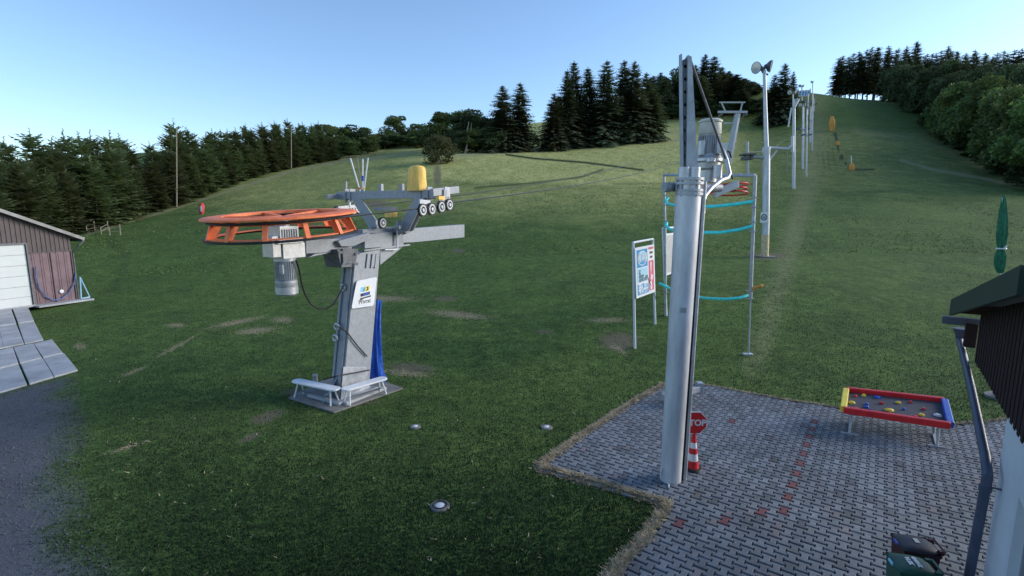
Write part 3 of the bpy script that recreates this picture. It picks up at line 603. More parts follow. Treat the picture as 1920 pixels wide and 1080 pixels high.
# sign on the column
se = fe+0.045
def SG(u, v):   # u,v in 0..1 on the plate
    tl, tr, bl, br = [LP(*c, se) for c in ((668,527),(706,519),(658,579),(700,573))]
    return tl.lerp(tr, u).lerp(bl.lerp(br, u), v)
SN = thing('nameplate', 'white rounded plate with yellow and light blue logo and place name on the lift tower', 'sign', SG(0.5, 1))
ud = (SG(1,.5)-SG(0,.5)).normalized(); vd = (SG(.5,0)-SG(.5,1)).normalized()
mb = MB(); pl = []
cs = [SG(0,0), SG(1,0), SG(1,1), SG(0,1)]
for i in range(4):
    c, pv, nx = cs[i], cs[i-1], cs[(i+1)%4]; a = (pv-c).normalized()*0.07; b = (nx-c).normalized()*0.07
    for k in range(5):
        t = k/4; pl.append(c+a*(1-t)**2+b*t**2)
mb.prism(pl, e_*0.02); mb.build('plate', M['white'], SN)
def patch(par, f, pts_, m, nm='print', th=0.004, nrm=None):
    mb = MB(); nn = nrm or e_; mb.prism([f(*p)+nn*0.021 for p in pts_], nn*th); return mb.build(nm, m, par)
patch(SN, SG, [(0.26,0.26),(0.45,0.26),(0.45,0.44),(0.30,0.44),(0.26,0.40)], M['lblue'])
patch(SN, SG, [(0.46,0.26),(0.68,0.26),(0.66,0.44),(0.46,0.44)], M['yel'])
patch(SN, SG, [(0.40,0.33),(0.48,0.29),(0.44,0.42),(0.36,0.44)], M['mblue'], th=0.006)
patch(SN, SG, [(0.52,0.30),(0.60,0.28),(0.64,0.40),(0.50,0.42),(0.58,0.35)], M['blackp'], th=0.006)
patch(SN, SG, [(0.28,0.50),(0.72,0.47),(0.74,0.58),(0.32,0.61)], M['blackp'])
patch(SN, SG, [(0.42,0.50),(0.68,0.485),(0.69,0.575),(0.43,0.595)], M['bluep'], th=0.006)
patch(SN, SG, [(0.30,0.66),(0.80,0.61),(0.80,0.66),(0.38,0.70),(0.33,0.74)], M['blackp'])
text_mesh('Přívrat', 0.17, SG(0.54,0.80)+e_*0.022, ud, vd, M['blackp'], 'lettering', SN, 0.001)
# yellow bag on the crossarm
BG = MB(); c0 = DPl(783, 358, ca); hh = 0.66; n_ = 28; prof = [(0.285,0),(0.275,0.15),(0.262,0.35),(0.255,0.55),(0.235,0.64),(0.18,0.69),(0.09,0.71),(0.0,0.71)]
vs, fs = [], []; rb = random.Random(3)
for (rr0, h) in prof:
    for k in range(n_):
        t = 2*math.pi*k/n_; fold = 1+0.05*math.sin(5*t+h*3)*(1 if h < .55 else .4)+0.03*math.sin(11*t)
        vs.append(c0+e_*(abs(math.cos(t))**0.7*math.copysign(1, math.cos(t))*rr0*fold)+d_*(math.sin(t)*rr0*0.8*fold)+Zv*h)
for i in range(len(prof)-1):
    for k in range(n_): fs.append((i*n_+k, i*n_+(k+1)%n_, (i+1)*n_+(k+1)%n_, (i+1)*n_+k))
BG.add(vs, fs); tag(BG.build('bag', M['yellow'], None, smooth=True, loc=c0), 'yellow weather bag pulled over a device on the lift tower crossarm', 'bag')
# fan of poles
c0 = DPl(679, 362, ca)
for (x, y, nm, lb, m) in ((657,297,'a','leftmost white and red pole of the fan on the crossarm', None),(670,296,'b','thin brownish pole second from left in the fan on the crossarm','wood'),(680,298,'c','upright white pole with blue band in the fan on the crossarm','blue'),(690,296,'d','rightmost white pole of the fan on the crossarm',None)):
    tp = DPl(x, y, ca); b0 = c0+(tp-c0)*0.02+e_*(0.04*('abcd'.index(nm)-1.5)); t = thing('slalom_pole', lb, 'pole', b0, 'poles fanned out on the crossarm')
    mb = MB(); mb.cyl(b0, tp, 0.022 if m != 'wood' else 0.014, n=8); mb.build('shaft', M['wood'] if m == 'wood' else M['white'], t, smooth=True)
    if m == 'blue': mb = MB(); mb.cyl(b0.lerp(tp, .35), b0.lerp(tp, .5), 0.036, n=10); mb.build('band', M['bluep'], t, smooth=True); mb = MB(); mb.cyl(b0, b0.lerp(tp, .06), 0.05, n=10); mb.build('holder', M['bluep'], t, smooth=True)
    elif m is None: mb = MB(); mb.cyl(b0.lerp(tp, .08), b0.lerp(tp, .14), 0.027, n=10); mb.build('band', M['red'] if nm == 'a' else M['yel'], t, smooth=True)
# slab, benches, tarp
mb = MB(); sl = [atZ(*p, 0.0) for p in ((541,748),(626,776),(756,730),(690,708),(612,712))]; mb.prism([p+Zv*0.0 for p in sl], Zv*0.05)
mb.build('concrete_slab', M['conc'], None, bevel=0.01, loc=sl[0]); o = bpy.data.objects['concrete_slab']; tag(o, 'grey concrete foundation slab under the lift tower and benches', 'slab')
mb = MB(); g = MB()
fb = [atZ(598,756,0.05), atZ(655,752,0.05), atZ(716,730,0.05)]
tag(MB().bar(atZ(580,740,0.1), atZ(640,757,0.08), 0.16, 0.08).bar(atZ(646,757,0.08), atZ(722,727,0.08), 0.16, 0.08).build('stone_edging', M['slab'], None, bevel=0.02, loc=fb[0]), 'low pale concrete edging blocks beneath the white benches', 'kerb')
def bench(p0, p1, lb):
    dd = (p1-p0); L = dd.length; dd.normalize(); sd_ = Zv.cross(dd); c = (p0+p1)/2; b = thing('bench', lb, 'bench', Vector((c.x, c.y, 0.05)), 'white benches round the lift tower')
    mb = MB(); pl = []
    for k in range(7): t = -math.pi/2+math.pi*k/6; pl.append(p1-dd*0.13+dd*(0.13*math.cos(t))+sd_*(0.15*math.sin(t)))
    for k in range(7): t = math.pi/2+math.pi*k/6; pl.append(p0+dd*0.13+dd*(0.13*math.cos(t))+sd_*(0.15*math.sin(t)))
    mb.prism([p-Zv*0.02 for p in pl], Zv*0.045); mb.build('seat', M['white'], b, bevel=0.012)
    for s in (0.14, 0.86):
        for q in (-1, 1):
            mb = MB(); top = p0.lerp(p1, s)+sd_*q*0.06-Zv*0.02; mb.tube([top, Vector((top.x, top.y, 0.06))+sd_*q*0.09-dd*(0.12 if s < .5 else -0.12)*0.6], 0.022, 8); mb.build('leg', M['white'], b)
    mb = MB(); mb.bar(p0.lerp(p1, .14)-Zv*0.25, p0.lerp(p1, .86)-Zv*0.25, 0.02, 0.03); mb.build('stretcher', M['dsteel'], b)
bench(atZ(551,713,0.47), atZ(635,731,0.47), 'left one of the two white benches at the lift tower foot')
bench(atZ(641,732,0.47), atZ(724,708,0.47), 'right one of the two white benches, beside the folded blue tarpaulin')
c0 = LP(706, 728, -0.05); n_ = 20; vs, fs = [], []; rb = random.Random(8)
rows = [(706,728,.26),(706,715,.24),(704,695,.18),(703,670,.15),(703,640,.125),(704,610,.11),(706,585,.10),(708,566,.085),(708,562,.03)]
for i, (x, y, r_) in enumerate(rows):
    c = LP(x, y, -0.05)
    for k in range(n_):
        t = 2*math.pi*k/n_; f = 1+0.30*math.sin(4*t+i*0.6)*0.6+0.18*math.sin(7*t-i*.4); vs.append(c+d_*math.cos(t)*r_*f+e_*math.sin(t)*r_*1.3*f)
for i in range(len(rows)-1):
    for k in range(n_): fs.append((i*n_+k, i*n_+(k+1)%n_, (i+1)*n_+(k+1)%n_, (i+1)*n_+k))
tag(MB().add(vs, fs).build('tarpaulin', M['blue'], None, smooth=True, loc=c0), 'folded shiny blue tarpaulin hanging upright behind the lift tower column', 'tarpaulin')
for i, (x, y, ht, r_) in enumerate(((592,713,.3,.07),(629,722,.25,.06),(699,703,.45,.05))):
    c = atZ(x, y+10, 0.05); mb = MB(); mb.cyl(c, c+Zv*(ht), r_, n=14); mb.lathe(c, [(0,ht+.03),(r_*1.1,ht+.02),(r_*1.1,ht-.02)], 14)
    tag(mb.build('bollard', M['galv'], None, smooth=True, loc=c), ('short round metal stub behind the left white bench','short round metal stub just left of the column where the benches meet','tall thin metal stub right of the column beside the blue tarpaulin')[i], 'bollard')
# ---------------------------------------------------------------- far lift pylon (leaning, with T crosshead) and haul ropes
pb = hit(1366, 306); kk = pb.y; PY = thing('lift_pylon', 'leaning grey lift pylon with double crossarm and white rungs behind the motor', 'lift tower', pb)
def PP(x, y): return atY(x, y, kk)
mb = MB(); mb.tube([PP(1365,308), PP(1383,214)], [0.75,0.6], 8); mb.build('column', M['galv'], PY, smooth=True)
mb = MB(); mb.bar(PP(1346,210), PP(1401,210), 0.4, 0.42); mb.bar(PP(1349,192), PP(1397,192), 0.25, 0.25); mb.bar(PP(1353,193), PP(1360,209), 0.25, 0.22); mb.bar(PP(1392,193), PP(1388,209), 0.25, 0.22); mb.bar(PP(1357,231), PP(1378,231), 0.2, 0.3); mb.build('crossarm', M['galv'], PY)
for i in range(5): mb = MB(); mb.box(PP(1375.5-i*2.1, 264+i*10), (1.0,0.25,0.55)); mb.build('step_plate', M['white'], PY)
for x in (1351, 1397): mb = MB(); mb.box(PP(x,215), (0.35,1.4,0.45)); mb.build('roller_battery', M['dsteel'], PY)
pr1, pr2 = PP(1352,214), PP(1396,214)
rp = [(LP(843,380,1.98), pr2, 2.6), (LP(673,388,-2.1), pr1, 2.6)]
mb = MB()
for p, q, sg in rp: mb.tube(catenary(p, q, sg, 30), 0.02, 5)
mb.tube([wc-wn*0.09+e_*1.52, LP(792,390,1.98), LP(843,380,1.98)], 0.02, 5); mb.tube([wc-wn*0.09-e_*1.52, LP(633,391,-2.1), LP(673,388,-2.1)], 0.02, 5)
mb.ring(wc-wn*0.09, 1.55, 0.02, 60, 5, wn); tag(mb.build('haul_rope', M['rope'], None, loc=wc), 'thin steel haul rope running from the orange bullwheel up the meadow', 'rope')
# ---------------------------------------------------------------- big pole in front (right)
pc = atZ(1257, 899, 0.03); PR = 0.205; Yp = pc.y
ztop = atY(1290, 333, Yp).z; tx = pc.x-0.0
BP = thing('steel_mast', 'thick galvanised steel mast rising from the pavement in the foreground', 'mast', pc)
def leanx(z): return pc.x+0.075*z/6
mb = MB(); mb.tube([Vector((leanx(z), Yp, 0.03+z)) for z in (0, 2, 4, ztop-0.25)], [PR*.93, PR*.96, PR*1.0, PR*1.04], 40); mb.build('tube', M['pole'], BP, smooth=True)
mb = MB(); x1 = PR+0.055
mb.tube([Vector((leanx(z)+x1, Yp-0.02, 0.03+z)) for z in (0, 3, ztop-0.1)], 0.036, 14); mb.build('conduit', M['galv'], BP, smooth=True)
mb = MB(); mb.bar(Vector((leanx(0)+PR-0.01, Yp+0.01, 0.03)), Vector((leanx(6)+PR+0.01, Yp+0.01, ztop-.3)), 0.05, 0.10); mb.build('slot_strip', M['black'], BP)
mb = MB()
for zz, r_ in ((ztop-0.30, PR*1.13), (ztop-0.24, PR*1.13), (ztop-0.12, PR*1.15), (ztop-0.05, PR*1.15)): mb.lathe(Vector((leanx(6), Yp, zz)), [(0,0),(r_,0),(r_,0.045),(0,0.045)], 36)
for k in range(10):
    t = 2*math.pi*k/10; mb.cyl(Vector((leanx(6)+math.cos(t)*PR*1.07, Yp+math.sin(t)*PR*1.07, ztop-0.32)), Vector((leanx(6)+math.cos(t)*PR*1.07, Yp+math.sin(t)*PR*1.07, ztop+0.0)), 0.014, n=8)
mb.build('flange', M['galv'], BP, smooth=True)
mb = MB(); mb.cyl(Vector((leanx(6), Yp, ztop-0.2)), Vector((leanx(6), Yp, ztop)), PR*0.98, n=36)
for x in (1281, 1301): c = atY(x, 330, Yp); mb.cyl(Vector((c.x, Yp-0.02, ztop-0.02)), Vector((c.x, Yp-0.02, ztop+0.17)), 0.095, n=20)
mb.build('top_sleeve', M['alu'], BP, smooth=True)
mb = MB(); mb.box(Vector((leanx(3)-0.03, Yp-PR-0.003, atY(1278,580,Yp).z+0.03)), (0.12,0.02,0.09)); mb.build('hatch', M['galv'], BP, bevel=0.006)
mb = MB(); mb.tube([atZ(x, y, 0.05+h) for x, y, h in ((1241,878,.25),(1238,890,.1),(1242,897,.02),(1250,900,0),(1254,908,0),(1254,914,0))], 0.014, 7); mb.build('cable', M['white'], BP, smooth=True)
# jib plates on top
mb = MB(); mb.prism([atY(x, y, Yp-0.06) for x, y in ((1290,103),(1297,106),(1309,322),(1308,345),(1288,345),(1287,322))], (0,0.12,0)); jp = mb.build('jib_plate', M['galv'], BP)
mb = MB(); mb.prism([atY(x, y, Yp-0.04) for x, y in ((1276,101),(1279,101),(1282,335),(1278,335))], (0,0.09,0)); mb.build('jib_rail', M['galv'], BP)
mb = MB(); mb.prism([atY(x, y, Yp) for x, y in ((1281,112),(1288,108),(1286,338),(1282,338))], (0,0.05,0))
for k in range(9): mb.box(atY(1284.5, 125+k*24, Yp+0.02), (0.05,0.04,0.05))
mb.build('jib_web', M['dsteel'], BP)
mb = MB(); mb.tube([atY(1293,108,Yp), atY(1340,240,Yp+0.6), atY(1374,335,Yp+1.1)], 0.022, 8); mb.build('stay_rod', M['dsteel'], BP, smooth=True)
mb = MB(); mb.cyl(atY(1246,351,Yp+0.05), atY(1350,352,Yp+0.9), 0.075, n=20); mb.cyl(atY(1245,351,Yp+0.05), atY(1254,351,Yp+0.08), 0.085, n=20); mb.build('side_arm', M['steel'], BP, smooth=True)
mb = MB(); mb.prism([atY(x, y, Yp+0.9) for x, y in ((1342,371),(1343,358),(1366,345),(1386,338),(1386,352))], (0,0.14,0)); mb.build('support_channel', M['alu'], BP, bevel=0.01)
mb = MB(); mb.tube([atY(x, y, Yp+k) for x, y, k in ((1318,400,0),(1318,378,0),(1322,366,.1),(1334,352,.25),(1352,338,.5),(1364,334,.7),(1368,326,.8),(1362,300,.9),(1354,280,1.0),(1344,270,1.1))], 0.04, 10); mb.build('curved_conduit', M['alu'], BP, smooth=True)
# motor on the arm
Ym = Yp+1.3
MT = thing('geared_motor', 'tall grey electric motor with cream cap stacked on a gearbox behind the steel mast', 'motor', atY(1328, 350, Ym))
def mzr(y): return atY(1328, y, Ym).z
mx_ = atY(1328, 300, Ym).x; cM = Vector((mx_, Ym, 0)); px1 = Ym/F
mb = MB(); mb.lathe(cM, [(0,mzr(224)),(17*px1,mzr(224)),(21*px1,mzr(227)),(21*px1,mzr(230)),(19*px1,mzr(231)),(20*px1,mzr(250)),(18*px1,mzr(253)),(0,mzr(253))], 36); mb.build('fan_cover', M['cream'], MT, smooth=True)
mb = MB(); mb.cyl(cM+Zv*mzr(253), cM+Zv*mzr(292), 16.5*px1, n=36)
for k in range(32):
    t = 2*math.pi*k/32; rd = Vector((math.cos(t), math.sin(t), 0)); mb.box(cM+rd*18*px1+Zv*((mzr(255)+mzr(288))/2), (3*px1,0.007,mzr(255)-mzr(288)), (rd, rd.cross(Zv), Zv))
mb.build('motor_body', M['galv'], MT)
mb = MB(); mb.lathe(cM, [(0,mzr(290)),(20*px1,mzr(290)),(21*px1,mzr(294)),(25*px1,mzr(298)),(25*px1,mzr(303)),(22*px1,mzr(306)),(21*px1,mzr(316)),(17*px1,mzr(320)),(16*px1,mzr(342)),(0,mzr(342))], 36)
mb.cyl(cM+Vector((-17*px1,-.12,mzr(266))), cM+Vector((-17*px1+.0,-.12,mzr(292))), 7*px1, n=18); mb.box(cM+Vector((12*px1,-.22,mzr(281))), (18*px1,.2,18*px1)); mb.cyl(cM+Vector((8*px1,-.28,mzr(312))), cM+Vector((8*px1,-.28,mzr(336))), 8*px1, n=18)
mb.cyl(cM+Vector((-6*px1,-.3,mzr(300))), cM+Vector((-6*px1,-.3,mzr(306))), 8*px1, n=12)
mb.build('gearbox', M['alu'], MT, smooth=True)
mb = MB(); mb.tube([cM+Vector((18*px1,-.15,mzr(284))), cM+Vector((32*px1,-.15,mzr(286))), cM+Vector((38*px1,-.1,mzr(296)))], 0.02, 8); mb.build('hose', M['black'], MT, smooth=True)
cc = atY(1367, 356, Yp+1.3)
mb = MB()
for k in range(3): mb.ring(cc+Vector((0.01*k, 0.02*k, 0.08-0.07*k)), 0.34-0.02*(k%2), 0.016, 36, 6, ax=(0.05*(k-1),0.1,1))
tag(mb.build('cable_coil', M['red'], None, smooth=True, loc=cc), 'flat coil of red cable hanging under the motor arm', 'cable')
# beam behind mast, cone and stop paddle
mb = MB(); p0, p1 = atZ(1243,745,0.30), atZ(1313,728,0.30); mb.bar(p0, p1, 0.14, 0.16); mb.bar(Vector((p0.x+.3,p0.y,0.03)), Vector((p0.x+.3,p0.y,0.25)), 0.12, 0.12); mb.bar(Vector((p1.x-.25,p1.y,0.03)), Vector((p1.x-.25,p1.y,0.25)), 0.12, 0.12); mb.box(p1+Vector((-0.02,0,0.02)), (0.16,0.2,0.3))
tag(mb.build('steel_barrier', M['galv'], None, bevel=0.01, loc=Vector((p0.x, p0.y, 0.03))), 'low grey steel barrier beam standing behind the mast on the pavement', 'barrier')
cc = atZ(1298, 878, 0.04); CN = thing('traffic_cone', 'red and white striped traffic cone behind the mast with a stop paddle stuck in it', 'traffic cone', cc)
ch = atY(1298, 815, cc.y).z-0.04
mb = MB(); mb.lathe(cc, [(0,0.03),(0.17,0.03),(0.19,0.0),(0.17,0.035),(0.0,0.04)], 24); mb.build('foot', M['black'], CN, smooth=True)
def cone_r(t): return 0.12*(1-t)+0.03*t
for a, b, m, nm in ((0,.22,'red','body'),(.22,.42,'white','reflective_band'),(.42,.58,'red','body'),(.58,.74,'white','reflective_band'),(.74,1.0,'red','body')):
    mb = MB(); mb.lathe(cc+Zv*0.03, [(cone_r(a),a*ch),(cone_r(b),b*ch)]+([(0,b*ch)] if b == 1 else []), 28); mb.build(nm, M[m], CN, smooth=True)
sc_ = atY(1304, 793, cc.y-0.0); SP = thing('stop_paddle', 'red octagonal STOP sign stuck in the traffic cone, half hidden by the mast', 'sign', Vector((sc_.x, sc_.y, cc.z+ch)))
def octo(r_): return [sc_+Vector((math.cos(math.pi/8+k*math.pi/4)*r_, 0, math.sin(math.pi/8+k*math.pi/4)*r_)) for k in range(8)]
mb = MB(); mb.prism(octo(0.245), (0,0.015,0)); mb.build('border', M['white'], SP)
mb = MB(); mb.prism([p-Vector((0,0.004,0)) for p in octo(0.222)], (0,0.012,0)); mb.build('plate', M['red'], SP)
text_mesh('STOP', 0.165, sc_-Vector((0.0,0.008,0)), (1,0,0), (0,0,1), M['white'], 'lettering', SP, 0.006)
mb = MB(); mb.cyl(Vector((cc.x, cc.y+0.01, cc.z+ch-0.1)), Vector((sc_.x-0.02, sc_.y+0.02, sc_.z)), 0.018, n=10); mb.build('handle', M['white'], SP)
# ---------------------------------------------------------------- advertising board
b1, b2 = hit(1191, 655), hit(1229, 609); b2 = Vector((b2.x, b2.y, b2.z))
AB = thing('advertising_board', 'blue and pink advertising board on two thin white posts left of the mast', 'sign', b1)
t1, t2 = atY(1187, 455, b1.y), atY(1224, 448, b2.y)
for p, q in ((b1, t1), (b2, t2)): mb = MB(); mb.cyl(p-Zv*0.2, q, 0.045, n=10); mb.build('post', M['white'], AB, smooth=True)
mb = MB(); mb.cyl(t1, t2, 0.04, n=10); mb.build('rail', M['white'], AB, smooth=True)
AN = Vector((t2-t1).cross(Zv)).normalized()
if AN.y > 0: AN = -AN
def AP(u, v):
    c = [on_plane(x, y, b1+AN*0.05, AN) for x, y in ((1189,465),(1225,458),(1192,560),(1227,547))]
    return c[0].lerp(c[1], u).lerp(c[2].lerp(c[3], u), v)
mb = MB(); mb.prism([AP(0,0), AP(1,0), AP(1,1), AP(0,1)], AN*0.03); mb.build('panel', M['white'], AB, bevel=0.005)
def ap(pts_, m, th=0.004): 
    mb = MB(); mb.prism([AP(*p)+AN*0.031 for p in pts_], AN*th); mb.build('print', M[m], AB)
rect = lambda a, b, c, d: [(a,b),(c,b),(c,d),(a,d)]
ap(rect(.06,.05,.60,.40), 'mblue'); ap(rect(.06,.42,.60,.70), 'pale'); ap(rect(.06,.73,.63,.95), 'mblue')
ap(rect(.66,.04,.94,.08), 'pink'); ap(rect(.72,.13,.90,.17), 'blackp'); ap(rect(.74,.22,.88,.26), 'blackp'); ap(rect(.66,.31,.93,.93), 'pink')
circ = lambda cx, cy, r_, a=0, b=2*math.pi: [(cx+r_*math.cos(a+(b-a)*k/20), cy+r_*0.62*math.sin(a+(b-a)*k/20)) for k in range(20)]
ap(circ(.33,.225,.235), 'white', .006); ap(circ(.33,.225,.205), 'lblue', .008); ap(circ(.33,.235,.19,0.15,math.pi-.15), 'mblue', .010)
au = (AP(1,.5)-AP(0,.5)).normalized(); asz = (AP(1,0)-AP(0,0)).length; print('board', asz, (AP(0,0)-AP(0,1)).length)
text_mesh('IKWX', asz*.17, AP(.33,.22)+AN*0.045, au, Zv, M['white'], 'lettering', AB, 0.01)
text_mesh('SEA ZEZ', asz*.13, AP(.345,.805)+AN*0.036, au, Zv, M['white'], 'lettering', AB, 0.012)
text_mesh('ME MVI ZUN', asz*.075, AP(.345,.90)+AN*0.036, au, Zv, M['white'], 'lettering', AB, 0.004)
for v, tx_, x in ((.50,'SK',.18),(.575,'vlekem',.26),(.645,'dalenice na',.33)): text_mesh(tx_, asz*.09, AP(x,v)+AN*0.036, au, Zv, M['blackp'], 'lettering', AB, 0.002)
for pp_ in ([(.74,.34),(.82,.34),(.80,.50),(.76,.60)], [(.78,.58),(.88,.62),(.84,.72),(.74,.70)], [(.70,.76),(.80,.72),(.84,.90),(.74,.92)]): ap(pp_, 'white', .006)
mb = MB(); mb.tube([b1+(t1-b1)*.55+AN*.06, AP(.5,.58)+AN*.07, b2+(t2-b2)*.3+AN*.06], 0.012, 5); mb.build('cord', M['black'], AB)
# blank sign
g1_ = hit(1250, 592); BS = thing('blank_sign', 'blank grey panel in a white post frame half hidden behind the mast', 'sign', g1_)
g2_ = Vector((g1_.x+0.9, g1_.y+1.6, 0)); g2_.z = g1(g2_.x, g2_.y)
mb = MB(); tt1 = atY(1243, 428, g1_.y); mb.tube([g1_-Zv*.2, tt1], 0.05, 10); mb.build('post', M['white'], BS, smooth=True)
tt2 = Vector((g2_.x, g2_.y, tt1.z)); mb = MB(); mb.tube([g2_-Zv*.2, tt2], 0.05, 10); mb.build('post', M['white'], BS, smooth=True); mb = MB(); mb.tube([tt1, tt2], 0.045, 10); mb.build('rail', M['white'], BS, smooth=True)
zz0, zz1 = atY(1255,518,g1_.y).z, atY(1255,438,g1_.y).z
def bs(u, z): return Vector((tt1.x+.12+(tt2.x-tt1.x-.2)*u, g1_.y-.06+(g2_.y-g1_.y)*u, z))
mb = MB(); mb.prism([bs(0,zz0), bs(1,zz0), bs(1,zz1), bs(0,zz1)], (0,0.03,0)); mb.build('frame', M['white'], BS)
mb = MB(); mb.prism([bs(.06,zz0+.1)-Vector((0,.01,0)), bs(.94,zz0+.1)-Vector((0,.01,0)), bs(.94,zz1-.08)-Vector((0,.01,0)), bs(.06,zz1-.08)-Vector((0,.01,0))], (0,0.02,0)); mb.build('panel', M['greyp'], BS)
# hose gate
gl, gr_ = hit(1249, 590), hit(1402, 667); gl = gl+Vector((-.08,-.2,0)); GT = thing('hose_stand', 'tall thin steel frame strung with three turquoise hoses beside the mast', 'frame', gr_)
tl_, tr_ = atY(1245, 328, gl.y), atY(1416, 329, gr_.y)
mb = MB(); mb.tube([gl, atY(1247,430,gl.y), tl_], 0.05, 10); mb.build('post', M['galv'], GT, smooth=True)
mb = MB(); mb.tube([atY(1403,680,gr_.y)-Zv*0, atY(1407,560,gr_.y)], 0.03, 8); mb.tube([atY(1407,560,gr_.y), tr_], 0.055, 12); mb.build('post', M['galv'], GT, smooth=True)
mb = MB(); mb.tube([tl_, tr_], 0.055, 12); mb.build('rail', M['galv'], GT, smooth=True)
mb = MB(); mb.box(gr_+Zv*0.06, (0.30,0.12,0.05)); mb.build('foot', M['white'], GT)
def gh(pl_, nm, m, r_=0.055):
    mb = MB(); q = []
    for x, y, bow in pl_:
        t = (x-1247)/(1410-1247); Yq = gl.y+(gr_.y-gl.y)*t-bow; q.append(atY(x, y, Yq))
    mb.tube(q, r_, 10); mb.build(nm, M[m], GT, smooth=True)
gh([(1253,371,0),(1248,376,.2),(1252,382,.6),(1270,386,1.0),(1300,388,1.2),(1340,387,1.1),(1380,383,.6),(1412,378,0)], 'hose', 'turq')
gh([(1250,418,0),(1249,424,.2),(1256,430,.6),(1272,433,1.0),(1310,436,1.2),(1350,436,1.1),(1385,431,.6),(1411,424,0)], 'hose', 'turq')
gh([(1236,531,.3),(1250,538,.2),(1266,546,.6),(1290,553,1.0),(1320,559,1.2),(1360,561,1.0),(1385,559,.6),(1402,554,0)], 'hose', 'turq', 0.05)
gh([(1404,549,0),(1412,541,0),(1429,535,0)], 'hose_end', 'orange2', 0.05)
for x, y in ((1414,370),(1414,388),(1412,416),(1412,434),(1406,545),(1406,560)): mb = MB(); mb.box(atY(x, y, gr_.y), (0.22,0.12,0.03)); mb.build('clamp', M['galv'], GT)
for x, y in ((1247,366),(1247,384),(1248,414),(1249,536),(1249,548)): mb = MB(); mb.box(atY(x, y, gl.y), (0.2,0.12,0.03)); mb.build('clamp', M['galv'], GT)
# ---------------------------------------------------------------- second lift masts with floodlights
def floodlight(par, c, s, tilt):
    ax = Vector((tilt*0.75, -0.62, -0.25)).normalized(); mb = MB(); mb.lathe(c, [(0,-0.28*s),(0.18*s,-0.25*s),(0.36*s,-0.1*s),(0.42*s,0.06*s),(0.44*s,0.08*s),(0.40*s,0.09*s)], 22, ax); h = mb.build('lamp_head', M['dsteel'], par, smooth=True)
    mb = MB(); mb.lathe(c, [(0,0.085*s),(0.40*s,0.075*s)], 22, ax); mb.build('lens', M['lampglass'], h)
b = hit(1434, 481); Yb = b.y
def A1(x, y): return atY(x, y, Yb)
LM = thing('floodlight_mast', 'nearest tall lift mast with floodlights on top and cream sleeve at its foot', 'light mast', b)
mb = MB(); mb.tube([b-Zv*.2, A1(1436,420), A1(1437,278)], 0.23, 18); mb.lathe(A1(1437,278), [(0.26,-.3),(0.26,.05),(0.15,.1)], 18); mb.build('lower_tube', M['pole'], LM, smooth=True)
mb = MB(); mb.tube([A1(1437,280), A1(1433,132)], [0.15,0.10], 14); mb.build('upper_tube', M['pole'], LM, smooth=True)
mb = MB(); mb.tube([b-Zv*.1, A1(1435,440)], 0.245, 18); mb.build('sleeve', M['paint_y'], LM, smooth=True)
mb = MB()
for k in range(9): mb.box(A1(1430.5, 160+k*13), (0.16,0.03,0.03))
mb.build('climbing_peg', M['dsteel'], LM)
mb = MB(); mb.tube([A1(1437,277), A1(1478,279), A1(1486,272)], 0.10, 12); mb.tube([A1(1440,303), A1(1457,282)], 0.06, 10); mb.tube([A1(1486,285), A1(1486,255)], 0.09, 10); mb.build('right_arm', M['pole'], LM, smooth=True)
mb = MB(); mb.tube([A1(1434,296), A1(1407,294)], 0.10, 12); mb.build('left_arm', M['galv'], LM, smooth=True)
mb = MB(); mb.box(A1(1402,290), (0.8,0.9,0.12)); mb.box(A1(1397,297), (0.3,0.7,0.22)); mb.box(A1(1406,297), (0.2,0.7,0.2)); mb.build('roller_battery', M['dsteel'], LM, bevel=0.02)
mb = MB(); mb.tube([A1(1402,326), A1(1401,266)], 0.09, 12); mb.build('guide_pipe', M['galv'], LM, smooth=True)
floodlight(LM, A1(1419,127), 0.85, -1.6); floodlight(LM, A1(1444,124), 0.9, 1.5)
mb = MB(); mb.prism([A1(1424,122), A1(1432,136), A1(1440,120), A1(1436,120), A1(1432,127), A1(1427,121)], (0,0.2,0)); mb.bar(A1(1431,137), A1(1440,140), 0.1, 0.08); mb.build('lamp_bracket', M['dsteel'], LM)
NS = thing('warning_sign', 'small white sign with black ring on the nearest floodlight mast', 'sign', A1(1432,418)); pf = atY(1432.5,408,Yb-0.27)
mb = MB(); mb.box(pf, (0.48,0.02,0.70)); mb.build('plate', M['white'], NS)
mb = MB(); mb.ring(pf+Vector((0,-.014,0.02)), 0.18, 0.03, 28, 6, ax=(0,1,0), flat=0.3); mb.bar(pf+Vector((-.09,-.014,-.07)), pf+Vector((.09,-.014,.11)), 0.02, 0.05, up=(0,1,0)); mb.bar(pf+Vector((-.09,-.014,.11)), pf+Vector((.09,-.014,-.07)), 0.02, 0.05, up=(0,1,0)); mb.build('ring_symbol', M['blackp'], NS)
ct = MB().box(Vector((b.x+.1, b.y, b.z-.30)), (1.1,1.0,0.66)).build('mast_footing', M['conc'], None, bevel=0.02, loc=b); tag(ct, 'low concrete footing in bare soil under the nearest floodlight mast', 'footing')
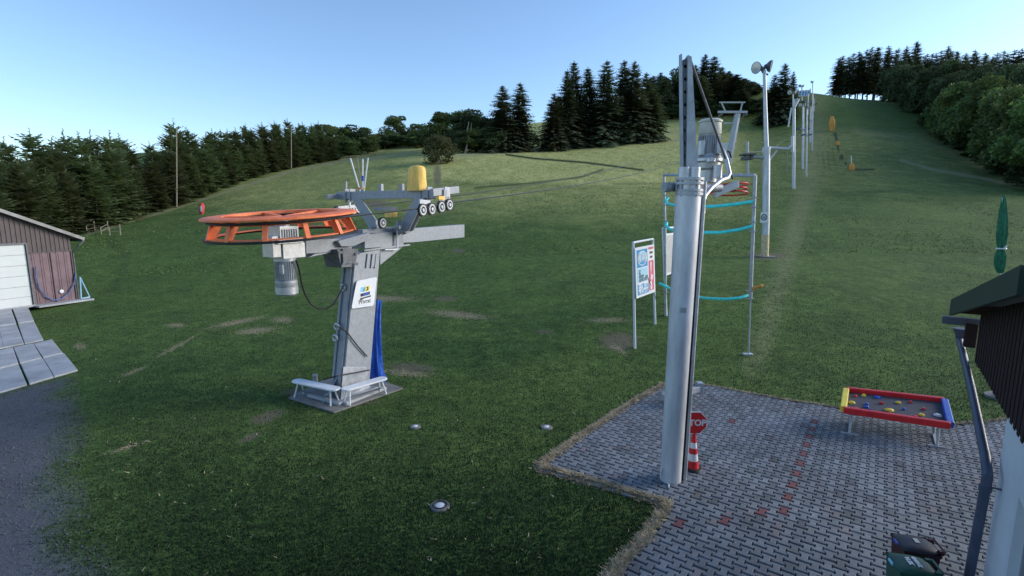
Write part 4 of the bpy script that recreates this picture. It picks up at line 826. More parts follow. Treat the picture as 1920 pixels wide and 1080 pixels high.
def far_mast(px, by, ty, lb, lamps, arm=True, w_=0.2, armdx=8, seed=0):
    b = hit(px, by); Yb = b.y; t = thing('lift_mast', lb, 'lift mast', b, 'distant masts of the second lift'); s = Yb/F
    def A(x, y): return atY(x, y, Yb)
    mb = MB(); mb.tube([b-Zv*.2, A(px+.5, (by+ty)/2), A(px+1, ty)], [w_, w_*.9, w_*.7], 10); mb.build('tube', M['pole'], t, smooth=True)
    if arm:
        ya = ty+(by-ty)*.38; mb = MB(); mb.bar(A(px-armdx, ya), A(px+armdx, ya), w_*.8, w_*.8); mb.bar(A(px+armdx*.6, ya), A(px, ya+armdx*.8), w_*.6, w_*.6); mb.build('crossarm', M['galv'], t)
        mb = MB(); mb.box(A(px-armdx, ya), (w_*1.5,1.2,w_*1.6)); mb.box(A(px+armdx, ya), (w_*1.5,1.2,w_*1.6)); mb.build('roller_battery', M['dsteel'], t)
    if lamps:
        for q in (-1, 1): floodlight(t, A(px+q*5.2*lamps, ty+1), 9.5*s*lamps, q*.8)
        mb = MB(); mb.bar(A(px-6*lamps, ty+3), A(px+6*lamps, ty+3), .15, .2); mb.build('lamp_bracket', M['dsteel'], t)
far_mast(1488, 354, 186, 'second tall pale mast behind the near floodlight mast, with bent top', 0, False, 0.26)
mb = MB()
far_mast(1486, 340, 172, 'darker floodlight pole with two lamps behind the second mast', 1.0, False, 0.12)
far_mast(1505, 316, 196, 'third lift mast with lamps left in the distant cluster', .8, True, 0.24, 9)
far_mast(1512, 331, 205, 'slim leaning lift pole in the distant cluster, second from left', 0, True, 0.15, 6)
far_mast(1519, 268, 200, 'lift mast in the middle of the distant cluster', .5, True, 0.24, 5)
far_mast(1523, 284, 152, 'tallest far pole rising above the hilltop against the sky', .35, False, 0.16, 4)
far_mast(1503, 190, 160, 'hilltop mast left of the tallest far pole', .6, False, 0.3, 4)
far_mast(1514, 215, 176, 'hilltop mast just left of the tallest far pole', 0, True, 0.3, 8)
far_mast(1526, 210, 185, 'hilltop post right of the tallest far pole', 0, True, 0.2, 4)
p = hit(1488,354); mb = MB(); mb.tube([atY(1488.5,202,p.y), atY(1497,186,p.y)], 0.26, 8); mb.tube([atY(1478,238,p.y),atY(1484,202,p.y)], 0.12, 6); o = mb.build('bent_top', M['pole'], bpy.data.objects['lift_mast'], smooth=True)
# rope of the second lift
mb = MB(); ps = [A1(1478,279)+Vector((0,0,.1)), atY(1480,268,hit(1488,354).y), atY(1497,242,hit(1505,316).y), atY(1515,226,hit(1519,268).y), atY(1510,182,250)]
for p, q in zip(ps[:-1], ps[1:]): mb.tube(catenary(p, q, .5, 10), 0.022, 5)
ps2 = [A1(1402,288)+Vector((0,0,.1)), atY(1470,262,hit(1488,354).y), atY(1514,242,hit(1505,316).y), atY(1522,226,hit(1519,268).y), atY(1518,182,250)]
for p, q in zip(ps2[:-1], ps2[1:]): mb.tube(catenary(p, q, .5, 10), 0.022, 5)
tag(mb.build('haul_rope', M['rope'], None, loc=ps[0]), 'thin steel haul rope strung along the second lift masts uphill', 'rope')
# hilltop banner
p = hit(1488, 186); p.y -= 4; BN = thing('banner', 'blue and white banner stretched between the hilltop masts', 'banner', Vector((p.x, p.y, g1(p.x, p.y))))
mb = MB(); mb.prism([atY(x, y, p.y) for x, y in ((1497,170),(1519,168),(1519,180),(1497,181))], (0,.08,0)); mb.build('cloth', M['white'], BN)
for k in range(4): x = 1498.5+k*5.2; mb = MB(); mb.prism([atY(a, b_, p.y-.02) for a, b_ in ((x,179),(x+1,171),(x+3.6,171),(x+4,174),(x+2.4,176),(x+3.4,179))], (0,.03,0)); mb.build('lettering', M['mblue'], BN)
for x in (1496.5, 1519.5): mb = MB(); mb.bar(atY(x, 192, p.y), atY(x, 166, p.y), .2, .2, up=(0,1,0)); mb.build('post', M['wood'], BN)
# ---------------------------------------------------------------- posts, pads and small things on the hill
def post(px, by, ty, r_, m, name, lb, cat, ball=False):
    b = hit(px, by); t = atY(px, ty, b.y); e = MB().tube([b-Zv*.3, t], [r_, r_*.75], 8)
    if ball: e.lathe(t, [(0,-.35),(.35,-.1),(.35,.2),(0,.4)], 12)
    return tag(e.build(name, M[m], None, smooth=True, loc=b), lb, cat)
post(331, 389, 238, 0.09, 'wood', 'utility_pole', 'pale thin pole at the edge of the left spruce plantation', 'pole')
post(546, 317, 236, 0.12, 'wood', 'utility_pole', 'brown wooden pole against the spruces above the orange wheel', 'pole')
post(1039, 278, 201, 0.12, 'galv', 'utility_pole', 'grey pole with round lamp before the central spruce group', 'lamp post', True)
post(1476, 323, 284, 0.10, 'wood', 'marker_post', 'short wooden post between the near and second masts', 'post')
post(1427.5, 345, 300, 0.06, 'wood', 'marker_post', 'thin wooden stake just left of the near floodlight mast', 'post')
post(1499, 277, 250, 0.10, 'wood', 'marker_post', 'small grey post left of the third lift mast', 'post')
def pad(pts_, D, m, name, lb, cat, w_=0.5):
    mb = MB(); n_ = 12; rows = [(atY(x, y, D), r_) for x, y, r_ in pts_]
    mb.tube([p for p, _ in rows], [r_*D/F for _, r_ in rows], 14); return mb
for (x, y0, y1, m, lb, prof, extra) in (
    (820,307,299,'orange2','orange protective pad in front of the round bush',[(0,4.6),(.7,4.6),(1,2.5)], 'w'),
    (1039,283,268,'orange2','orange pad around the foot of the grey lamp pole',[(0,3.0),(.5,3.4),(1,2.6)], None),
    (1560,246,218,'orange2','tall bulky orange snow gun cover high on the right slope',[(0,3.2),(.45,5.2),(.75,4.4),(.8,3.2),(1,2.6)], None),
    (1570,272,264,'orange2','small orange pad between the snow gun cover and the lower orange pad',[(0,3.0),(.6,3.2),(1,1.5)], None),
    (1597,319,306,'orange2','orange pad with a white pole beside the curved dark track',[(0,4.2),(.5,4.8),(1,2.2)], 'p'),
    (378,402,381,'padred','red pad with white front on the left slope near the plantation',[(0,2.4),(.3,4.6),(.8,4.8),(1,2.6)], 'r')):
    b = hit(x, y0); t = atY(x, y1, b.y); e = thing('padded_post' if m != 'padred' else 'padded_marker', lb, 'safety pad', b); s = b.y/F
    mb = MB(); mb.tube([b.lerp(t, k)-Zv*.1*(k == 0) for k, _ in prof], [r_*s for _, r_ in prof], 14); mb.build('pad', M[m], e, smooth=True)
    if extra == 'w': mb = MB(); mb.box(b.lerp(t,.45)+Vector((3*s,-4.6*s,0)), (3*s,.05,(t-b).length*.9)); mb.build('white_patch', M['white'], e)
    if extra == 'r': mb = MB(); mb.box(b.lerp(t,.5)+Vector((1.5*s,-4.6*s,0)), (3.5*s,.05,(t-b).length*.5)); mb.build('white_patch', M['white'], e)
    if extra == 'p': mb = MB(); mb.tube([t-Zv*.3, atY(x-1, 292, b.y)], .09, 8); mb.build('pole', M['white'], e)
# wire fence bits
for nm, pts_, lb in (('wire_fence', [(640,302),(655,300),(672,297),(690,295),(703,292)], 'low old wooden fence at the end of the plantation'), ('wire_fence', [(163,436),(178,433),(190,440),(203,433),(206,441),(226,440)], 'sagging low fence remnants behind the shed roof')):
    b0 = hit(*pts_[0]); e = thing(nm, lb, 'fence', b0); qs = [hit(*p) for p in pts_]
    for i, q in enumerate(qs): mb = MB(); mb.tube([q-Zv*.2, q+Zv*(1.1 if nm and i%2 else .8)], .05, 6); mb.build('post', M['wood'], e)
    mb = MB()
    for h in (.35, .75): mb.tube([q+Zv*h for q in qs], .03, 5)
    mb.build('rail', M['wood'], e)
post(707, 292, 283, .18, 'wood', 'fence_post', 'thick pale gate post at the right end of the wooden fence', 'post')
# ground caps in the lawn
for x, y, r_, lb in ((779,801,.10,'small white sprinkler cap in the lawn left of the middle'),(1025,802,.11,'white sprinkler cap in the lawn near the pavement corner'),(825,950,.14,'large grey and white drain cap in the lawn at the bottom')):
    c = atZ(x, y, 0.0); e = thing('drain_cap', lb, 'drain cap', c, None); mb = MB(); mb.lathe(c, [(0,.03),(r_*1.15,.03),(r_*1.25,.0)], 24); mb.build('collar', M['conc'], e, smooth=True)
    mb = MB(); mb.lathe(c, [(0,.036),(r_*.55,.035),(r_*.6,.031)], 9); mb.build('lid', M['white'], e, smooth=True)
    if x == 825: mb = MB(); mb.ring(c+Zv*.036, r_*.85, .012, 24, 6); mb.build('rim', M['black'], e)
# ---------------------------------------------------------------- boulder trough table
fz, bz = 0.50, 0.62
BL, BR, TR, TL = atZ(1583,770,fz), atZ(1779,799,fz), atZ(1768,754,bz), atZ(1588,734,bz)
TB = thing('climbing_table', 'low table-like climbing board with red, yellow and blue rim on the pavement edge', 'play table', Vector(((BL.x+BR.x)/2, (BL.y+BR.y)/2, 0.03)))
up_ = (BR-BL).cross(TL-BL).normalized()
def TBp(u, v, h=0): return BL.lerp(BR, u).lerp(TL.lerp(TR, u), v)+up_*h
mb = MB(); mb.prism([TBp(0,0), TBp(1,0), TBp(1,1), TBp(0,1)], -up_*0.03); mb.build('climbing_panel', M['felt'], TB)
for a, b_, m in (((-.01,-.02),(1.01,-.02),'red'),((-.01,1.02),(1.01,1.02),'red'),((-.012,-.0),(-.012,1.0),'yel'),((1.012,0),(1.012,1.0),'bluep')):
    mb = MB(); mb.bar(TBp(*a,.03), TBp(*b_,.03), 0.10 if m == 'red' else 0.13, 0.15 if m == 'red' else 0.14, up=up_); mb.build('rim_board', M[m], TB, bevel=0.02)
rh = random.Random(4)
holds = [(.10,.78,'red'),(.19,.86,'yel'),(.33,.84,'blue'),(.07,.42,'yel'),(.22,.30,'bluep'),(.25,.20,'bluep'),(.37,.58,'red'),(.45,.30,'yel'),(.55,.70,'yel'),(.67,.80,'red'),(.60,.44,'bluep'),(.80,.55,'red'),(.76,.28,'yel'),(.92,.36,'white'),(.12,.14,'red'),(.46,.12,'red'),(.70,.16,'red'),(.22,.44,'bluep')]
for u, v, m in holds:
    mb = MB(); c = TBp(u, v, 0.0); r_ = rh.uniform(.035,.062); n_ = 9; vs = []
    off = [rh.uniform(.65,1.25) for _ in range(n_)]; s1 = rh.uniform(.8,1.5)
    ux = (BR-BL).normalized(); uy = up_.cross(ux)
    for hh_, k_ in ((0,1),(.025,.95),(.045,.6)): vs += [c+ux*math.cos(2*math.pi*k/n_)*r_*off[k]*k_*s1+uy*math.sin(2*math.pi*k/n_)*r_*off[k]*k_+up_*hh_ for k in range(n_)]
    mb.add(vs, [(i*n_+k, i*n_+(k+1)%n_, (i+1)*n_+(k+1)%n_, (i+1)*n_+k) for i in range(2) for k in range(n_)]+[tuple(2*n_+k for k in range(n_))]); mb.build('climbing_hold', M[m], TB, smooth=True)
for u, fx, fy in ((.08,1592,813),(.92,1757,837)):
    f = atZ(fx, fy, 0.05); bk = f+(TL-BL)*0.65; bk.z = 0.05
    mb = MB(); mb.bar(f, bk, 0.05, 0.03); mb.bar(f+(BR-BL).normalized()*-.16, f+(BR-BL).normalized()*.16, 0.04, 0.03); mb.build('foot', M['galv'], TB)
    for v, q in ((.1, f), (.8, bk)): mb = MB(); mb.tube([TBp(u, v, -.03), q], 0.025, 8); mb.build('leg', M['galv'], TB)
# ---------------------------------------------------------------- parasol
ub = spot(1877, 13.2); UM = thing('parasol', 'closed green parasol standing behind the porch roof at the right edge', 'parasol', ub); Yu = ub.y; r9 = Yu/F
mb = MB(); mb.tube([ub-Zv*.1, atY(1878,508,Yu), atY(1881,370,Yu)], 0.025, 10); mb.build('pole', M['white'], UM, smooth=True)
mb = MB(); mb.lathe(ub, [(0,0),(.35,0),(.35,.06),(.06,.1),(.05,.4),(0,.4)], 24); mb.build('base', M['conc'], UM, smooth=True)
vs, fs = [], []; n_ = 24; rows = [(1876,512,4),(1875,496,7),(1876,480,7.5),(1877,468,5),(1877,455,6.5),(1878,440,7.2),(1880,415,6.4),(1881,395,5),(1882,378,3.6),(1882,368,2.2),(1882,366,.5)]
for i, (x, y, r_) in enumerate(rows):
    c = atY(x, y, Yu)
    for k in range(n_): t = 2*math.pi*k/n_; f = 1+.22*math.cos(8*t+i*.35)+.08*math.sin(3*t+i); vs.append(c+Vector((math.cos(t), math.sin(t), 0))*r_*r9*f)
for i in range(len(rows)-1):
    for k in range(n_): fs.append((i*n_+k, i*n_+(k+1)%n_, (i+1)*n_+(k+1)%n_, (i+1)*n_+k))
cn = MB().add(vs, fs).build('canopy', M['brol'], UM, smooth=True)
mb = MB(); mb.ring(atY(1877,466,Yu), 7*r9, .02, 20, 6); mb.tube([atY(1882,468,Yu-.12), atY(1888,460,Yu-.14)], .02, 6); mb.build('strap', M['white'], cn)
mb = MB(); mb.tube([atY(1878,512,Yu), atY(1877,500,Yu)], .05, 10); mb.build('crank_collar', M['white'], UM)
# ---------------------------------------------------------------- near building: porch roof, gable boards, white wall
Cc = atZ(1889, 778, 2.6); NB = thing('near_building', 'near building edge with white wall, dark red boards and green porch roof', 'building', Vector((Cc.x, Cc.y, 0.03)))
def GP(x, y, off=0.0): return on_plane(x, y, Cc-Bd*off, Bd)
def sz(p): return (p-Cc).dot(Ad), p.z
st, zt_ = sz(GP(1832, 650)); v1 = sz(GP(1787, 563, .3)); v2 = sz(GP(1920, 500, .3)); v3 = sz(GP(1820, 589, .3)); v4 = sz(GP(1920, 563, .3)); print('bldg', Cc, st, zt_, v1, v2, v3, v4)
slope = (v2[1]-v1[1])/(v2[0]-v1[0]); print('slope', slope)
def B(s, b_, z): return Cc+Ad*s+Bd*b_+Zv*(z-2.6)
ez = v1[1]; es = v1[0]
def rz(s): return ez+slope*(s-es)
RID = -1.6
# boards with staggered lower ends
mb = MB(); s = st; k = 0
while s > -9:
    zt1 = (rz(s) if s > RID else rz(2*RID-s))-0.20; zt2 = (rz(s-.1) if s-.1 > RID else rz(2*RID-s+.1))-0.20
    zb_ = 2.6+(0.0 if k%2 else -0.025); o_ = 0.0 if k%2 else 0.008
    mb.prism([B(s,-o_,zb_), B(s-.1,-o_,zb_), B(s-.1,-o_,zt2), B(s,-o_,zt1)], Bd*(0.03+o_)); s -= 0.1; k += 1
mb.build('gable_boards', M['redwood'], NB)
mb = MB()
for a, b_ in ((es+.0, RID), (RID, 2*RID-es)):
    za, zb_ = (rz(a) if a >= RID else rz(2*RID-a)), (rz(b_) if b_ >= RID else rz(2*RID-b_))
    mb.prism([B(a,-.3,za), B(b_,-.3,zb_), B(b_,-.3,zb_-.06), B(a,-.3,za-.06)], Bd*9)
mb.build('roof', M['roofg'], NB)
mb = MB(); hz = 0.27
mb.prism([B(es,-.33,rz(es)+.01), B(RID,-.33,rz(RID)+.01), B(RID,-.33,rz(RID)-hz), B(es,-.33,rz(es)-hz)], Bd*0.05); mb.build('verge_board', M['roofg'], NB)
mb = MB(); mb.box(B(es+.03, 3, rz(es)-.12), (0.04,6.6,0.2), (Ad, Bd, Zv)); mb.build('fascia', M['redwood'], NB)
# white walls
wp = sz(GP(1910, 932)); print('window', wp); ws, wz = wp; wz = min(wz, 2.3)
mb = MB(); mb.box(B(ws/2, .15, 1.3), (abs(ws),.3,2.598), (Ad, Bd, Zv)); mb.box(B(ws-1.25, .15, (2.598+wz)/2), (2.5,.3,2.598-wz), (Ad, Bd, Zv)); mb.box(B(ws-2.5-3, .15, 1.3), (6,.3,2.598), (Ad, Bd, Zv)); mb.box(B(-.15, 4.65, 1.3), (.3,8.7,2.598), (Ad, Bd, Zv))
mb.build('wall', M['render'], NB)
mb = MB(); mb.box(B(ws-1.25, .20, wz/2), (2.5,.04,wz), (Ad, Bd, Zv)); gl_ = mb.build('window', M['glass'], NB)
mb = MB(); mb.box(B(ws-.03, .14, wz/2), (.06,.1,wz), (Ad, Bd, Zv)); mb.box(B(ws-1.25, .14, wz-.03), (2.44,.1,.06), (Ad, Bd, Zv)); mb.box(B(ws-.9, .14, wz/2), (.06,.1,wz-.06), (Ad, Bd, Zv)); mb.build('window_frame', M['steel'], gl_)
mb = MB(); mb.box(B(-4.5, 4.8, 1.6), (9,8.8,3.2), (Ad, Bd, Zv)); mb.box(B(-7, .6, 4.6), (3,.5,4), (Ad, Bd, Zv)) if False else None; mb.build('body', M['render'], NB) if False else None
# gutter and downpipe
g0 = on_plane(1768, 600, B(es+.08, 0, 0), Ad); g2 = on_plane(1834, 606, B(es+.08, 0, 0), Ad); L_ = (g2-g0).dot(Bd); zg = (g0.z+g2.z)/2
ga = Vector((g0.x, g0.y, zg)); gb = ga+Bd*max(L_, .5)
mb = MB(); mb.bar(ga, gb, .015, .12); mb.bar(ga+Ad*.12, gb+Ad*.12, .015, .12); mb.bar(ga+Ad*.06-Zv*.06, gb+Ad*.06-Zv*.06, .12, .015); mb.bar(ga-Bd*.0+Zv*.06, gb+Zv*.06, .022, .014); mb.box(ga+Ad*.06, (.12,.012,.12), (Ad, Bd, Zv)); mb.build('gutter', M['gutter'], NB)
go_ = on_plane(1802, 616, B(es+.14, 0, 0), Ad)
pe = GP(1853, 885, .14); pd = GP(1812, 1080, .14); pd2 = Vector((pe.x+(pd.x-pe.x)*.6, pe.y+(pd.y-pe.y)*.6, pd.z)); 
mb = MB(); mb.tube([go_+Zv*.0, go_-Zv*.12, go_-Zv*.22], [.12,.07,.05], 16); mb.tube([go_-Zv*.2, go_.lerp(pe, .5)-Zv*.05, go_.lerp(pe, .93), pe-Zv*.05, pe.lerp(pd2, .08), pd2, pd2+(pd2-pe).normalized()*.0-Zv*max(0, pd2.z-.05)], .052, 18); mb.build('downpipe', M['gutter'], NB, smooth=True)
mb = MB(); q = pe.lerp(pd2, .12); mb.cyl(q, q+(pd2-pe).normalized()*.06, .062, n=18); mb.bar(q, q+Bd*.2, .02, .02); mb.build('pipe_clamp', M['gutter'], NB)
mb = MB(); mb.box(B(es-.35,-.05,zg-.15), (.12,.16,.4), (Ad, Bd, Zv)); mb.build('rafter_end', M['redwood'], NB, bevel=.02)
# ---------------------------------------------------------------- rubbish bins
def bin_(cpx, cpy, lz, body, lid, lb, textm, seed):
    BS_ = 0.70; c = atZ(cpx, cpy, lz); lz = (lz-.04)/BS_+.04; th = R(14); ux = Vector((math.cos(th), -math.sin(th), 0)); uy = Vector((math.sin(th), math.cos(th), 0)); base = Vector((c.x, c.y, .04))
    t = thing('rubbish_bin', lb, 'bin', base, 'wheeled bins beside the pavement wall')
    lw, ld = .56, .50   # ux is front-back here, uy side
    def Q(a, b_, z): return base+(ux*a+uy*b_+Zv*(z-.04))*BS_
    bt = [(-.24,-.22),(.22,-.22),(.22,.22),(-.24,.22)]; tp = [(-.29,-.26),(.26,-.26),(.26,.26),(-.29,.26)]
    mb = MB(); vs = [Q(a, b_, .08) for a, b_ in bt]+[Q(a, b_, lz-.09) for a, b_ in tp]+[Q(a*1.06, b_*1.07, lz-.09) for a, b_ in tp]+[Q(a*1.06, b_*1.07, lz-.03) for a, b_ in tp]
    fs = [(0,1,2,3)]+[(i*4+k, i*4+(k+1)%4, (i+1)*4+(k+1)%4, (i+1)*4+k) for i in range(3) for k in range(4)]; mb.add(vs, fs); mb.build('body', M[body], t, bevel=.02)
    mb = MB(); nu, nv = 12, 8; vs = []
    for i in range(nu+1):
        for j in range(nv+1):
            u, v = i/nu*2-1, j/nv*2-1; rr_ = max(abs(u), abs(v)); k = 1-0.13*(abs(u)*abs(v))**3
            vs.append(Q(-.02+u*.31*k, v*(.285-.03*max(0,u))*k, lz-.03+.055*(1-u*u*.8)*(1-v**4)**.5+.0*rr_))
    mb.add(vs, [(i*(nv+1)+j, (i+1)*(nv+1)+j, (i+1)*(nv+1)+j+1, i*(nv+1)+j+1) for i in range(nu) for j in range(nv)]); l_ = mb.build('lid', M[lid], t, smooth=True)
    sm = l_.modifiers.new('solid', 'SOLIDIFY'); sm.thickness = .025; sm.offset = -1
    mb = MB(); mb.tube([Q(.33,-.2,lz-.02), Q(.36,-.18,lz+.0), Q(.36,.18,lz+.0), Q(.33,.2,lz-.02)], .014, 10); mb.box(Q(.30,.17,lz-.03), (.056,.042,.056), (ux, uy, Zv)); mb.box(Q(.30,-.17,lz-.03), (.056,.042,.056), (ux, uy, Zv)); mb.build('handle', M[body], t, smooth=True)
    for q in (-1, 1): mb = MB(); c2 = Q(.24, q*.24, .14); mb.cyl(c2-uy*.02, c2+uy*.02, .07, n=20); mb.build('wheel', M['black'], t, smooth=True)
    mb = MB(); mb.box(Q(-.335,0,lz-.03), (.02,.11,.035), (ux, uy, Zv)); mb.build('front_grip', M['bluep' if seed else 'lblue'], t, bevel=.01)
    if textm == 'label': mb = MB(); mb.box(Q(-.0,.02,lz+.032), (.05,.09,.006), (ux, uy, Zv)); mb.build('sticker', M['cream'], t)
    else:
        text_mesh('VLEK', .066, Q(-.065,0,lz+.034), -uy, ux, M['white'], 'lettering', t, .004); text_mesh('GARAZ', .058, Q(.05,0,lz+.034), -uy, ux, M['white'], 'lettering', t, .004)
bin_(1719, 1018, 0.78, 'binr', 'binb', 'dark bin with yellowish sticker on its lid, behind the green one', 'label', 1)
bin_(1712, 1056, 0.78, 'bing', 'bing', 'green bin with white lettering on its lid at the bottom edge', 'text', 0)
# ---------------------------------------------------------------- shed at left
c1, c0_ = atZ(145, 563, 0), atZ(0, 583, 0); sd2 = (c1-c0_).normalized(); sn = sd2.cross(Zv)
if sn.dot(Vector((1,0,0))) < 0: sn = -sn
SH = thing('shed', 'brown sheet-metal shed with white garage door and plum side door', 'shed', c1)
def HP(x, y, off=0.0): return on_plane(x, y, c1+sn*off, sn)
def hs(p): return (p-c1).dot(sd2), p.z
def Hh(s, b_, z): return c1+sd2*s+sn*b_+Zv*z
e1 = hs(HP(158,447,.35)); e0 = hs(HP(0,393,.35)); hsl = (e0[1]-e1[1])/(e0[0]-e1[0]); print('shed', c1, e1, e0, hsl)
def hr(s): return e1[1]+hsl*(s-e1[0])
RG = -6.5
def hr2(s): return hr(s) if s > RG else hr(2*RG-s)
dr = hs(HP(64,576)); dt = hs(HP(60,457)); pt = hs(HP(64,474)); print('door', dr, dt, pt)
mb = MB(); s = 0.0; k = 0
while s > -13:
    o_ = .0 if k%2 else .03; zb_ = (pt[1]) if s > dr[0] else dt[1] if s > dr[0]-4 else 0
    mb.prism([Hh(s,-.03,zb_), Hh(s-.1,-.03,zb_), Hh(s-.1,-.03,hr2(s-.1)-.1), Hh(s,-.03,hr2(s)-.1)], sn*(.03+o_)); s -= .1; k += 1
mb.build('cladding', M['shedbrown'], SH)
mb = MB(); s = 0.0; k = 0
while s > dr[0]+.15:
    o_ = (0,.02,.035,.02)[k%4]; mb.prism([Hh(s,-.03,.02), Hh(s-.09,-.03,.02), Hh(s-.09,-.03,pt[1]-.03), Hh(s,-.03,pt[1]-.03)], sn*(.03+o_)); s -= .09; k += 1
pd_ = mb.build('side_door', M['sheddoor'], SH)
mb = MB(); c = Hh(dr[0]*.36, .08, .62); mb.lathe(c, [(0,.02),(.1,.01),(.1,0)], 16, sn); mb.build('door_knob', M['white'], pd_)
mb = MB(); mb.bar(Hh(0,.04,pt[1]), Hh(dr[0]+.1,.04,pt[1]), .03, .05); mb.bar(Hh(-.03,.04,0), Hh(-.03,.04,pt[1]), .05, .05, up=sn); mb.bar(Hh(dr[0]*.5,.05,0), Hh(dr[0]*.5,.05,pt[1]-.05), .03, .04, up=sn); mb.build('door_frame', M['shedbrown'], pd_)
mb = MB(); nP = 6; dh = dt[1]/nP
for k in range(nP): mb.box(Hh(dr[0]-2.0, .0, dh*(k+.5)), (3.9,.05,dh-.012), (sd2, sn, Zv))
gd = mb.build('garage_door', M['garage'], SH, bevel=.006)
mb = MB(); mb.bar(Hh(dr[0]-.0,.06,0), Hh(dr[0]-.0,.06,dt[1]+.05), .07, .10, up=sn); mb.bar(Hh(dr[0],.06,dt[1]+.03), Hh(dr[0]-4,.06,dt[1]+.03), .07, .09); mb.build('door_frame', M['dsteel'], gd)
mb = MB(); mb.bar(Hh(e1[0],.36,e1[1]-.03), Hh(RG,.36,hr2(RG)-.03), 8.6*0+.04, .16)
for a, b_ in ((e1[0], RG), (RG, 2*RG-e1[0])): mb.prism([Hh(a,.35,hr2(a)), Hh(b_,.35,hr2(b_)), Hh(b_,.35,hr2(b_)-.09), Hh(a,.35,hr2(a)-.09)], -sn*11)
mb.build('roof', M['shedroof'], SH)
mb = MB(); mb.prism([Hh(0,-.03,0), Hh(-12.9,-.03,0), Hh(-12.9,-.03,hr2(-12.9)-.15), Hh(RG,-.03,hr2(RG)-.15), Hh(0,-.03,hr2(0)-.15)], -sn*10); mb.build('body', M['shedbrown'], SH)
mb = MB(); gy = Hh(e1[0]-.05,.3,e1[1]-.12); mb.bar(gy, gy-sn*10, .12, .1); mb.tube([gy-Zv*.05, gy-Zv*.25-sd2*.2, Hh(.08,.0,e1[1]-.75)], .04, 8); mb.tube([Hh(.08,0,e1[1]-.75), Hh(.08,0,.05)], .04, 8); mb.build('gutter', M['dsteel'], SH)
mb = MB(); mb.bar(Hh(.5,.35,.02), Hh(-2.05,.35,.02), .6, .10); mb.bar(Hh(dr[0],.14,.05), Hh(dr[0]-4,.14,.05), .12, .10); tag(mb.build('threshold', M['slab'], None, bevel=.01, loc=Hh(0,0.3,0)), 'narrow pale concrete strip along the shed front', 'kerb')
mb = MB(); q = [HP(x, y, .12) for x, y in ((67,500),(68,520),(74,540),(86,556),(100,563),(116,560),(130,548),(139,532),(142,512))]; mb.tube(q, .03, 8)
tag(mb.build('hose', M['hoseblue'], None, smooth=True, loc=q[4]), 'blue hose hanging in a U-shaped loop across the plum shed door', 'hose')
mb = MB(); q = [atZ(x, y, h) for x, y, h in ((150,520,1.0),(168,557,.05),(152,560,.05))]; mb.tube([q[0], q[1]], .04, 6); mb.tube([q[0], q[2]], .04, 6); mb.tube([q[2], q[1]], .04, 6)
tag(mb.build('sawhorse', M['pale'], None, loc=q[1]), 'small pale blue trestle leaning at the shed corner', 'trestle')
# slabs
def slabs(corners, nu, nv, seed):
    r = random.Random(seed); c = [atZ(*p, 0.0) for p in corners]; mb = MB()
    for i in range(nu):
        for j in range(nv):
            g = .022; us = [(i+g)/nu, (i+1-g)/nu]; vs = [(j+g*1.2)/nv, (j+1-g*1.2)/nv]; h = .06+r.uniform(-.012,.012)
            pp_ = [c[0].lerp(c[1], u).lerp(c[3].lerp(c[2], u), v) for u, v in ((us[0],vs[0]),(us[1],vs[0]),(us[1],vs[1]),(us[0],vs[1]))]
            mb.prism([p+Vector((r.uniform(-.02,.02), r.uniform(-.02,.02), 0)) for p in pp_], Zv*h)
    return mb
m1 = slabs(((-60,672),(98,638),(148,697),(-60,757)), 4, 2, 1); m2 = slabs(((-40,588),(52,577),(82,640),(-35,664)), 3, 2, 2)
m1.add(m2.v, m2.f); o = m1.build('path', M['slab'], None, bevel=.015); o['kind'] = 'structure'
